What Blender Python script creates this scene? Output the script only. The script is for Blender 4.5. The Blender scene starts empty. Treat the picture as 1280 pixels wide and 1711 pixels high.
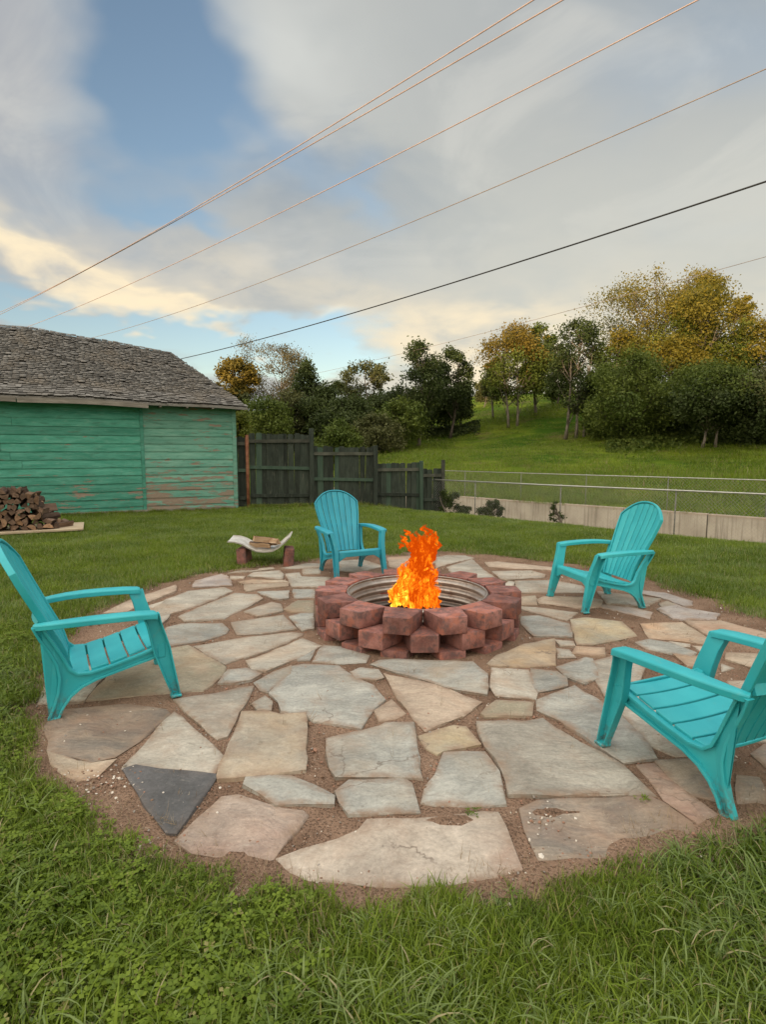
import bpy, bmesh, math, random
import numpy as np
from mathutils import Vector, Matrix, noise as mnoise
random.seed(7); RNG = np.random.default_rng(7)
R = math.radians
scn = bpy.context.scene
col = scn.collection

# ------------------------------------------------------------ camera
cam_d = bpy.data.cameras.new('camera'); cam = bpy.data.objects.new('camera', cam_d); col.objects.link(cam)
cam.location = (0, 0, 1.474); cam.rotation_euler = (R(90 - 6.12), 0, 0)
cam_d.sensor_fit = 'HORIZONTAL'; cam_d.sensor_width = 36; cam_d.lens = 940 / 1280 * 36
cam_d.clip_start = .05; cam_d.clip_end = 6000
scn.camera = cam
scn.view_settings.view_transform = 'Standard'; scn.view_settings.look = 'None'
scn.view_settings.gamma = 1; scn.view_settings.use_curve_mapping = False
EXPOSURE = 0.8
scn.view_settings.exposure = EXPOSURE

# ------------------------------------------------------------ sun and sky
SUN_H = Vector((-.50, -.85, 0)).normalized()      # horizontal direction towards the sun (behind the camera, to its left)
SUN_EL = R(6.5)
sd = bpy.data.lights.new('sun', 'SUN'); so = bpy.data.objects.new('sun', sd); col.objects.link(so)
sd.energy = 3.0; sd.angle = R(.5); sd.color = (1, .70, .40)
sun_vec = SUN_H * math.cos(SUN_EL) + Vector((0, 0, math.sin(SUN_EL)))
so.rotation_euler = (-sun_vec).to_track_quat('-Z', 'Y').to_euler(); so.location = (-20, -30, 30)

world = bpy.data.worlds.new('World'); scn.world = world; world.use_nodes = True
wt = world.node_tree; wt.nodes.clear()

class NT:
    """small node-expression helper"""
    def __init__(s, t): s.t = t
    def n(s, typ, **kw):
        x = s.t.nodes.new(typ)
        for k, v in kw.items(): setattr(x, k, v)
        return x
    def link(s, a, b): s.t.links.new(a, b)
    def put(s, sock, v):
        if v is None: return
        if isinstance(v, bpy.types.NodeSocket): s.link(v, sock)
        else:
            if sock.type == 'RGBA' and hasattr(v, '__len__') and len(v) == 3: v = (*v, 1)
            sock.default_value = v
    def m(s, op, a, b=None, c=None, clamp=False):
        x = s.n('ShaderNodeMath', operation=op); x.use_clamp = clamp
        s.put(x.inputs[0], a); s.put(x.inputs[1], b)
        if c is not None: s.put(x.inputs[2], c)
        return x.outputs[0]
    def vm(s, op, a, b=None, sc=None):
        x = s.n('ShaderNodeVectorMath', operation=op)
        s.put(x.inputs[0], a); s.put(x.inputs[1], b)
        if sc is not None: s.put(x.inputs['Scale'], sc)
        return x.outputs[0]
    def mix(s, f, a, b):
        x = s.n('ShaderNodeMix', data_type='RGBA')
        s.put(x.inputs[0], f); s.put(x.inputs[6], a); s.put(x.inputs[7], b)
        return x.outputs[2]
    def mul(s, a, b, f=1.0):
        x = s.n('ShaderNodeMix', data_type='RGBA', blend_type='MULTIPLY')
        s.put(x.inputs[0], f); s.put(x.inputs[6], a); s.put(x.inputs[7], b)
        return x.outputs[2]
    def noise(s, vec, scale, det=4, rough=.55, dist=0, color=False):
        x = s.n('ShaderNodeTexNoise'); s.put(x.inputs['Vector'], vec)
        x.inputs['Scale'].default_value = scale; x.inputs['Detail'].default_value = det
        x.inputs['Roughness'].default_value = rough; x.inputs['Distortion'].default_value = dist
        return x.outputs[1] if color else x.outputs[0]
    def ramp(s, f, lo, hi):
        x = s.n('ShaderNodeMapRange'); x.interpolation_type = 'SMOOTHSTEP'
        s.put(x.inputs[0], f); x.inputs[1].default_value = lo; x.inputs[2].default_value = hi
        return x.outputs[0]
    def xyz(s, v):
        x = s.n('ShaderNodeSeparateXYZ'); s.put(x.inputs[0], v); return x.outputs
    def cmb(s, a, b, c=0.0):
        x = s.n('ShaderNodeCombineXYZ'); s.put(x.inputs[0], a); s.put(x.inputs[1], b); s.put(x.inputs[2], c); return x.outputs[0]
    def vscale(s, v, sc):
        x = s.n('ShaderNodeMapping'); s.put(x.inputs[0], v); x.inputs['Scale'].default_value = sc; return x.outputs[0]

def build_sky():
    t = NT(wt)
    out = t.n('ShaderNodeOutputWorld')
    sky = t.n('ShaderNodeTexSky', sky_type='NISHITA', sun_disc=False)
    sky.sun_elevation = SUN_EL; sky.sun_rotation = math.atan2(SUN_H.x, SUN_H.y)
    sky.air_density = 1.0; sky.dust_density = .6; sky.ozone_density = 1.5
    d = t.n('ShaderNodeTexCoord').outputs['Generated']
    x, y, z = t.xyz(d)[:3]
    az = t.m('ARCTAN2', x, y); el = t.m('ARCSINE', z)
    zc = t.m('ADD', t.m('MAXIMUM', z, 0.0), .22)
    pl = t.cmb(t.m('DIVIDE', x, zc), t.m('DIVIDE', y, zc))
    n1 = t.noise(pl, 1.1, 5, .52, .6); n2 = t.noise(pl, 3.2, 5, .55, .3); n3 = t.noise(t.vscale(pl, (1, 2.2, 1)), .55, 3, .5)
    wn = t.m('SUBTRACT', t.noise(pl, 1.6, 4, .6), .5); wn2 = t.m('SUBTRACT', t.noise(t.vm('ADD', pl, (7, 3, 1)), 1.6, 4, .6), .5)
    azw = t.m('MULTIPLY_ADD', wn, .34, az); elw = t.m('MULTIPLY_ADD', wn2, .26, el)
    def blob(u, v, ru, rv, rot=0, amp=1.0, warp=True):
        a0 = math.atan((u - 640) / 940 / 1.03); b = (855.5 - v) / 940
        th = R(6.12); e0 = math.asin((-math.sin(th) + b * math.cos(th)) / math.sqrt(1 + b * b + ((u - 640) / 940) ** 2))
        a0 = math.atan2((u - 640) / 940, math.cos(th) + b * math.sin(th))
        A = t.m('SUBTRACT', azw if warp else az, a0); E = t.m('SUBTRACT', elw if warp else el, e0)
        c, s = math.cos(R(rot)), math.sin(R(rot))
        p = t.m('ADD', t.m('MULTIPLY', A, c / (ru / 940)), t.m('MULTIPLY', E, s / (ru / 940)))
        q = t.m('ADD', t.m('MULTIPLY', A, -s / (rv / 940)), t.m('MULTIPLY', E, c / (rv / 940)))
        r2 = t.m('ADD', t.m('MULTIPLY', p, p), t.m('MULTIPLY', q, q))
        return t.m('MULTIPLY', t.m('EXPONENT', t.m('MULTIPLY', r2, -1.0)), amp)
    def tot(l):
        r = l[0]
        for k in l[1:]: r = t.m('ADD', r, k)
        return r
    holes = tot([blob(250, 120, 110, 125, 15, 1.6), blob(450, 215, 120, 42, -30, .55), blob(610, 300, 75, 45, -40, .55),
                 blob(330, 375, 110, 18, -14, .6), blob(60, 540, 200, 30, -14, 1.2), blob(330, 575, 260, 26, -8, 1.2), blob(520, 585, 110, 32, 0, 1.1),
                 blob(1180, 60, 220, 60, 0, .35), blob(60, 330, 120, 40, -10, .3)])
    cover = t.m('SUBTRACT', t.m('ADD', .93, t.m('MULTIPLY', t.m('SUBTRACT', n1, .5), .9)), holes)
    cover = t.ramp(cover, -.12, .90)
    thin = t.m('MULTIPLY', cover, .97)
    # cloud colours (what the evening sky gives off)
    warm = t.m('MINIMUM', tot([blob(10, 405, 120, 42, -14, .9), blob(170, 480, 225, 30, -17, 1.4), blob(300, 530, 90, 16, -12, .9), blob(420, 470, 240, 40, -8, .3), blob(770, 590, 200, 60, 0, .75), blob(1000, 560, 300, 90, 0, .35), blob(565, 570, 30, 14, 30, .9)]), 1.0)
    warm = t.m('MULTIPLY', warm, t.ramp(n2, .25, .62))
    base = t.mix(t.ramp(n2, .3, .7), (.43, .46, .47), (.535, .54, .515))
    base = t.mix(t.ramp(n3, .35, .65), base, (.49, .50, .475))
    base = t.mix(t.m('MINIMUM', blob(60, 150, 200, 260, 0, .9), 1.0), base, (.41, .425, .455))
    base = t.mix(t.m('MINIMUM', blob(1150, 60, 330, 130, 0, .9), 1.0), base, (.36, .39, .42))
    base = t.mix(t.m('MINIMUM', blob(460, 50, 150, 60, -10, 1.1), 1.0), base, (.62, .63, .60))
    puff = t.m('MULTIPLY', t.ramp(t.noise(t.vm('ADD', pl, (2, 5, 3)), 2.1, 6, .58, .8), .47, .64), t.ramp(el, .15, .4)); base = t.mix(t.m('MULTIPLY', puff, .7), base, (.60, .60, .57))
    shade = t.ramp(t.noise(t.vscale(t.vm('ADD', pl, (9, 1, 6)), (1, 1.5, 1)), 1.25, 5, .55, .5), .46, .68); base = t.mix(t.m('MULTIPLY', shade, .9), base, (.29, .345, .40))
    # towards the horizon on the right the cloud is paler and yellower
    lowr = t.m('MULTIPLY', t.ramp(el, .75, .05), t.ramp(az, -.25, .3))
    base = t.mix(lowr, base, (.64, .63, .55))
    c = t.mix(warm, base, (1.0, .84, .58))
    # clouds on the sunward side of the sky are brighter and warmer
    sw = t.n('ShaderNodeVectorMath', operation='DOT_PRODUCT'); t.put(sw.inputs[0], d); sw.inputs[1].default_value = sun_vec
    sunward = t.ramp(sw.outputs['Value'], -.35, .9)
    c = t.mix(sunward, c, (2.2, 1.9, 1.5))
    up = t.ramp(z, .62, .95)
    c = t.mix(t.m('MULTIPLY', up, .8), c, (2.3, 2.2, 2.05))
    bg1 = t.n('ShaderNodeBackground'); t.link(t.mul(sky.outputs[0], (1.08, .98, .95, 1)), bg1.inputs[0]); bg1.inputs[1].default_value = SKY_S
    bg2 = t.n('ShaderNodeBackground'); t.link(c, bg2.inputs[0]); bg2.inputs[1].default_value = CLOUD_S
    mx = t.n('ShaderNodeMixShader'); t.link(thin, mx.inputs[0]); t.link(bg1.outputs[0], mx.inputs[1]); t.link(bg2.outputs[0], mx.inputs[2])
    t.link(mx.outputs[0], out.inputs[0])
SKY_S = .15; CLOUD_S = 2 ** -EXPOSURE * 1.05
build_sky()

# ------------------------------------------------------------ object helpers
def tag(o, label=None, cat=None, group=None, kind=None):
    if label: o['label'] = label
    if cat: o['category'] = cat
    if group: o['group'] = group
    if kind: o['kind'] = kind
    return o
def empty(name, loc=(0, 0, 0), rz=0, label=None, cat=None, group=None, kind=None):
    o = bpy.data.objects.new(name, None); col.objects.link(o); o.location = loc; o.rotation_euler = (0, 0, rz)
    o.empty_display_size = .1
    return tag(o, label, cat, group, kind)
def link(name, me, parent=None, loc=(0, 0, 0), rot=(0, 0, 0), scale=(1, 1, 1)):
    o = bpy.data.objects.new(name, me); col.objects.link(o); o.location = loc; o.rotation_euler = rot; o.scale = scale
    if parent: o.parent = parent
    return o
def mesh(name, verts, faces, mats, smooth=False, mi=None, sharp=None):
    me = bpy.data.meshes.new(name); me.from_pydata([tuple(v) for v in verts], [], faces)
    for m_ in (mats if isinstance(mats, (list, tuple)) else [mats]): me.materials.append(m_)
    if mi is not None: me.polygons.foreach_set('material_index', mi)
    if smooth: me.polygons.foreach_set('use_smooth', [True] * len(me.polygons))
    if sharp: me.set_sharp_from_angle(angle=R(sharp))
    me.update(); return me
def npmesh(name, V, F, mats, attrs=None, smooth=False):
    """V (n,3) array, F (m,k) array of same-size polygons; attrs {name: per-vertex float array}"""
    me = bpy.data.meshes.new(name); V = np.asarray(V, np.float32); F = np.asarray(F, np.int32); k = F.shape[1]
    me.vertices.add(len(V)); me.vertices.foreach_set('co', V.ravel())
    me.loops.add(F.size); me.loops.foreach_set('vertex_index', F.ravel())
    me.polygons.add(len(F)); me.polygons.foreach_set('loop_start', np.arange(0, F.size, k, dtype=np.int32))
    for m_ in (mats if isinstance(mats, (list, tuple)) else [mats]): me.materials.append(m_)
    for a, v in (attrs or {}).items():
        at = me.attributes.new(a, 'FLOAT', 'POINT'); at.data.foreach_set('value', np.asarray(v, np.float32))
    me.update(calc_edges=True)
    if smooth: me.polygons.foreach_set('use_smooth', [True] * len(me.polygons))
    me.validate(); return me
class MB:
    """collects shapes into one mesh"""
    def __init__(s): s.v = []; s.f = []; s.mi = []
    def add(s, v, f, mi=0):
        o = len(s.v); s.v += [tuple(p) for p in v]; s.f += [tuple(i + o for i in q) for q in f]; s.mi += [mi] * len(f)
    def box(s, c, d, M=None, mi=0, taper=1.0):
        x, y, z = d[0] / 2, d[1] / 2, d[2] / 2; V = []
        for sz in (-1, 1):
            k = taper if sz > 0 else 1
            for sx, sy in ((-1, -1), (1, -1), (1, 1), (-1, 1)):
                p = Vector((sx * x * k, sy * y * k, sz * z))
                if M: p = M @ p
                V.append(p + Vector(c))
        s.add(V, [(3, 2, 1, 0), (4, 5, 6, 7), (0, 1, 5, 4), (1, 2, 6, 5), (2, 3, 7, 6), (3, 0, 4, 7)], mi)
    def tube(s, pts, rad, n=6, mi=0, cap=True):
        pts = [Vector(p) for p in pts]; rad = rad if hasattr(rad, '__len__') else [rad] * len(pts); V = []; F = []
        for i, p in enumerate(pts):
            d = (pts[min(i + 1, len(pts) - 1)] - pts[max(i - 1, 0)]).normalized()
            a = d.orthogonal().normalized() if i == 0 else (a - d * a.dot(d)).normalized()
            b = d.cross(a)
            for k in range(n):
                t_ = 2 * math.pi * k / n; V.append(p + (a * math.cos(t_) + b * math.sin(t_)) * rad[i])
        for i in range(len(pts) - 1):
            for k in range(n): F.append((i * n + k, i * n + (k + 1) % n, (i + 1) * n + (k + 1) % n, (i + 1) * n + k))
        if cap: F.append(tuple(range(n - 1, -1, -1))); F.append(tuple((len(pts) - 1) * n + k for k in range(n)))
        s.add(V, F, mi)
    def sweep(s, frames, prof, mi=0):
        """frames: list of (center, side, up) ; prof: closed list of (a,b) or a function i->list"""
        V = []; F = []; n = None
        for i, (c, a, b) in enumerate(frames):
            P = prof(i) if callable(prof) else prof; n = len(P)
            for q in P: V.append(Vector(c) + Vector(a) * q[0] + Vector(b) * q[1])
        m_ = len(frames)
        for i in range(m_ - 1):
            for k in range(n): F.append((i * n + k, i * n + (k + 1) % n, (i + 1) * n + (k + 1) % n, (i + 1) * n + k))
        F.append(tuple(range(n - 1, -1, -1))); F.append(tuple((m_ - 1) * n + k for k in range(n)))
        s.add(V, F, mi)
    def mesh(s, name, mats, smooth=False, sharp=None): return mesh(name, s.v, s.f, mats, smooth, s.mi, sharp)
    def build(s, name, mats, parent=None, smooth=False, sharp=None, loc=(0, 0, 0), rot=(0, 0, 0)):
        me = s.mesh(name, mats, smooth, sharp)
        bm = bmesh.new(); bm.from_mesh(me); bmesh.ops.recalc_face_normals(bm, faces=bm.faces); bm.to_mesh(me); bm.free()
        return link(name, me, parent, loc, rot)
def bevel(o, w, seg=2):
    b = o.modifiers.new('bevel', 'BEVEL'); b.width = w; b.segments = seg; b.limit_method = 'ANGLE'; b.angle_limit = R(35); return o

# ------------------------------------------------------------ materials
def mat(name, fn, disp=None):
    m_ = bpy.data.materials.new(name); m_.use_nodes = True; tr = m_.node_tree; tr.nodes.clear(); t = NT(tr)
    out = t.n('ShaderNodeOutputMaterial'); bs = t.n('ShaderNodeBsdfPrincipled'); t.link(bs.outputs[0], out.inputs[0])
    bs.inputs['Specular IOR Level'].default_value = .3
    fn(t, bs, out); return m_
def bump(t, bs, h, strength, dist=.01):
    b = t.n('ShaderNodeBump'); t.put(b.inputs['Height'], h); b.inputs['Strength'].default_value = strength; b.inputs['Distance'].default_value = dist
    t.link(b.outputs[0], bs.inputs['Normal'])
def ocoord(t, rnd=True):
    c = t.n('ShaderNodeTexCoord').outputs['Object']
    if rnd:
        r = t.n('ShaderNodeObjectInfo').outputs['Random']
        c = t.vm('ADD', c, t.cmb(t.m('MULTIPLY', r, 37.0), t.m('MULTIPLY', r, 91.0), t.m('MULTIPLY', r, 13.0)))
    return c
def attr(t, name):
    a = t.n('ShaderNodeAttribute'); a.attribute_name = name; return a.outputs['Fac']
def simple(name, c1, c2=None, scale=8, rough=.7, bmp=0.0, bscale=40, metal=0.0, rnd=0.0, stretch=(1, 1, 1), spec=.3):
    def fn(t, bs, out):
        co = t.vscale(ocoord(t), stretch)
        c = t.mix(t.ramp(t.noise(co, scale, 5), .3, .7), c1, c2 or c1)
        if rnd:
            r = t.n('ShaderNodeObjectInfo').outputs['Random']
            v = t.m('MULTIPLY_ADD', r, rnd * 2, 1 - rnd); c = t.mul(c, t.cmb(v, v, v))
        t.link(c, bs.inputs['Base Color']); bs.inputs['Roughness'].default_value = rough; bs.inputs['Metallic'].default_value = metal
        bs.inputs['Specular IOR Level'].default_value = spec
        if bmp: bump(t, bs, t.noise(co, bscale, 4), bmp)
    return mat(name, fn)

def stone_mat(name, c1, c2, stain, amt=.3, rough_relief=.6, streak=1.0, dust=1.0):
    def fn(t, bs, out):
        co = ocoord(t)
        wrp = t.vm('ADD', co, t.vm('SCALE', t.noise(co, 2.0, 3, .6, 0, True), None, .35))
        st = t.vscale(wrp, (1, streak, 1))
        a = t.ramp(t.noise(st, 3.2, 6, .62), .32, .68)
        c = t.mix(a, c1, c2)
        fine = t.noise(co, 60, 4, .75); v = t.m('MULTIPLY_ADD', fine, .9, .55); c = t.mul(c, t.cmb(v, v, v))
        sm = t.ramp(t.noise(t.vm('ADD', wrp, (5, 9, 2)), 1.5, 4, .6), .62 - amt * .4, .80)
        c = t.mix(t.m('MULTIPLY', sm, .8), c, stain)
        # pale scratches / scuffs and dark lichen specks
        sc_ = t.ramp(t.noise(t.vscale(wrp, (1.2, 7, 1)), 5.5, 5, .7), .62, .74); c = t.mix(t.m('MULTIPLY', sc_, .35), c, (.56, .54, .48))
        dk = t.ramp(t.noise(co, 16, 4, .75), .63, .76); c = t.mix(t.m('MULTIPLY', dk, .45 * (dust * .5 + .5)), c, (.11, .09, .07))
        md = t.noise(t.vscale(wrp, (1, streak * 1.6, 1)), 13, 6, .78); v = t.m('MULTIPLY_ADD', md, .95, .52); c = t.mul(c, t.cmb(v, v, v))
        sp = t.ramp(t.noise(co, 85, 2, .5), .70, .76); c = t.mix(t.m('MULTIPLY', sp, .6), c, (.50, .46, .40))
        # tan dust washed over the stone
        ds = t.ramp(t.noise(t.vm('ADD', co, (3, 1, 8)), 3.7, 5, .65), .48, .72); c = t.mix(t.m('MULTIPLY', ds, .33 * dust), c, (.36, .25, .18))
        r = t.n('ShaderNodeObjectInfo').outputs['Random']; v = t.m('MULTIPLY_ADD', r, .26, .84); c = t.mul(c, t.cmb(v, v, v))
        bl = t.m('MULTIPLY_ADD', t.ramp(t.noise(t.vm('ADD', wrp, (1, 6, 3)), 2.2, 4, .6), .3, .7), .34, .80); c = t.mul(c, t.cmb(bl, bl, bl))
        ck = t.n('ShaderNodeTexVoronoi', feature='DISTANCE_TO_EDGE'); t.put(ck.inputs['Vector'], t.vm('ADD', co, t.vm('SCALE', t.noise(co, 6, 4, .6, 0, True), None, .25))); ck.inputs['Scale'].default_value = 1.6
        crk = t.m('MULTIPLY', t.ramp(ck.outputs['Distance'], .012, .002), t.ramp(t.noise(co, 1.7, 2), .52, .6)); c = t.mix(t.m('MULTIPLY', crk, .6), c, (.13, .10, .08))
        eg = t.m('MULTIPLY', t.m('MULTIPLY', attr(t, 'h'), dust), t.m('ADD', .15, t.m('MULTIPLY', t.ramp(t.noise(co, 9, 4, .7), .38, .66), .75))); c = t.mix(eg, c, (.255, .18, .13))
        t.link(c, bs.inputs['Base Color'])
        bs.inputs['Roughness'].default_value = .82
        lay = t.noise(st, 4, 6, .6); h = t.m('ADD', t.m('MULTIPLY', lay, 1.4), t.m('MULTIPLY', fine, .16))
        bump(t, bs, h, rough_relief, .03)
    return mat(name, fn)
G_, T_ = (.34, .345, .315), (.43, .385, .315)
SM = {
 'g': stone_mat('flagstone_blue_grey', (.265, .270, .252), (.365, .368, .338), (.34, .28, .21), .35, streak=2.5),
 't': stone_mat('flagstone_tan_grey', (.32, .302, .262), (.43, .405, .352), (.38, .29, .21), .4, streak=2.6),
 'c': stone_mat('flagstone_cream', (.37, .34, .29), (.48, .445, .38), (.40, .28, .19), .4, streak=2),
 'w': stone_mat('flagstone_ochre', (.33, .275, .21), (.42, .36, .285), (.40, .23, .13), .5, streak=2),
 'o': stone_mat('flagstone_olive', (.27, .245, .18), (.34, .305, .235), (.34, .23, .14), .35, streak=1.2),
 'y': stone_mat('flagstone_yellow', (.31, .285, .225), (.37, .315, .215), (.37, .25, .13), .4, streak=1.2),
 'd': stone_mat('flagstone_charcoal', (.085, .088, .092), (.125, .125, .13), (.16, .15, .14), .1, streak=1, dust=.15),
 'b': stone_mat('flagstone_brown_grey', (.20, .18, .16), (.33, .28, .225), (.34, .20, .13), .5, .6, streak=3),
 'r': stone_mat('flagstone_rough_rust', (.27, .215, .185), (.40, .33, .28), (.36, .19, .13), .6, .95, streak=1.6),
 'p': stone_mat('flagstone_pale_pink', (.43, .375, .315), (.56, .50, .43), (.36, .20, .14), .45, .6, streak=1.2),
 'k': stone_mat('flagstone_pinkish', (.36, .29, .23), (.43, .355, .28), (.40, .25, .17), .4, streak=2.2),
 'v': stone_mat('flagstone_violet_grey', (.30, .27, .26), (.36, .33, .31), (.42, .30, .22), .4, .5, streak=2),
 's': stone_mat('flagstone_half_stained', (.36, .335, .285), (.43, .395, .33), (.47, .31, .16), .75, streak=1),
}
def soil_fn(t, bs, out):
    co = ocoord(t, False)
    a = t.ramp(t.noise(co, 2.3, 5, .6), .3, .7); c = t.mix(a, (.160, .103, .072), (.275, .185, .132))
    v = t.n('ShaderNodeTexVoronoi'); t.put(v.inputs['Vector'], co); v.inputs['Scale'].default_value = 95
    k = t.ramp(v.outputs['Distance'], .1, .5)
    g = t.noise(co, 130, 3, .7); c = t.mul(c, t.cmb(*[t.m('MULTIPLY_ADD', g, .9, .55)] * 3))
    gc = t.mix(t.ramp(t.noise(co, 60, 3, .8), .60, .72), c, (.42, .33, .26)); gc = t.mix(t.ramp(t.noise(co, 38, 3, .8), .62, .72), gc, (.10, .065, .045))
    t.link(gc, bs.inputs['Base Color']); bs.inputs['Roughness'].default_value = .95; bs.inputs['Specular IOR Level'].default_value = .1
    bump(t, bs, t.m('ADD', t.m('MULTIPLY', k, -.6), t.noise(co, 25, 5, .7)), .9, .015)
M_SOIL = mat('soil_and_gravel', soil_fn)
def lawn_fn(t, bs, out):
    co = ocoord(t, False)
    c = t.mix(t.ramp(t.noise(co, 1.2, 5), .35, .65), (.055, .085, .018), (.085, .10, .028))
    c = t.mix(t.ramp(t.noise(co, 14, 5, .7), .52, .70), c, (.13, .095, .055))
    f = t.noise(co, 90, 3, .7); c = t.mul(c, t.cmb(*[t.m('MULTIPLY_ADD', f, 1.2, .4)] * 3))
    y = t.xyz(co); s_ = t.m('MULTIPLY', t.m('ADD', y[0], y[1]), .7071)
    hill = t.mix(t.ramp(t.noise(co, .18, 6, .6), .38, .62), (.040, .088, .008), (.150, .195, .020))
    hill = t.mix(t.ramp(t.noise(t.vm('ADD', co, (31, 4, 0)), .22, 5, .65), .54, .72), hill, (.16, .125, .06))
    c = t.mix(t.ramp(s_, 12.5, 13.2), c, hill)
    t.link(c, bs.inputs['Base Color']); bs.inputs['Roughness'].default_value = .95; bs.inputs['Specular IOR Level'].default_value = .05
    bump(t, bs, t.noise(co, 30, 5, .7), .8, .03)
M_LAWN = mat('lawn_soil_and_turf', lawn_fn)
def blade_mat(name, dark, light, dry, dryamt=.06, transl=.35):
    def fn(t, bs, out):
        a = attr(t, 'tint'); h = attr(t, 'h'); r = t.n('ShaderNodeObjectInfo').outputs['Random']
        pos = t.n('ShaderNodeNewGeometry').outputs['Position']
        big = t.ramp(t.noise(pos, .9, 4, .6), .35, .65)
        x = t.m('ADD', t.m('MULTIPLY', a, .48), t.m('MULTIPLY', big, .34)); x = t.m('ADD', x, t.m('MULTIPLY', r, .18), None, True)
        c = t.mix(x, dark, light)
        dm = t.m('GREATER_THAN', a, 1 - dryamt); c = t.mix(dm, c, dry)
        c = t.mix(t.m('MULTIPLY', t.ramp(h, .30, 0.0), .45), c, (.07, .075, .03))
        t.link(c, bs.inputs['Base Color']); bs.inputs['Roughness'].default_value = .5; bs.inputs['Specular IOR Level'].default_value = .35
        tl = t.n('ShaderNodeBsdfTranslucent'); t.link(c, tl.inputs[0]); mx = t.n('ShaderNodeMixShader'); mx.inputs[0].default_value = transl
        t.link(bs.outputs[0], mx.inputs[1]); t.link(tl.outputs[0], mx.inputs[2]); t.link(mx.outputs[0], out.inputs[0])
    return mat(name, fn)
M_BLADE = blade_mat('grass_blade', (.046, .094, .006), (.250, .345, .030), (.34, .32, .12), .03)
M_BLADE2 = blade_mat('grass_blade_pale', (.13, .21, .055), (.26, .33, .11), (.40, .36, .20), .04)
M_STRAW = blade_mat('dry_straw', (.20, .14, .085), (.38, .30, .20), (.45, .38, .28), .2, .1)
M_HILLBLADE = blade_mat('meadow_blade', (.085, .160, .010), (.23, .30, .028), (.26, .22, .10), .08)

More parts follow.
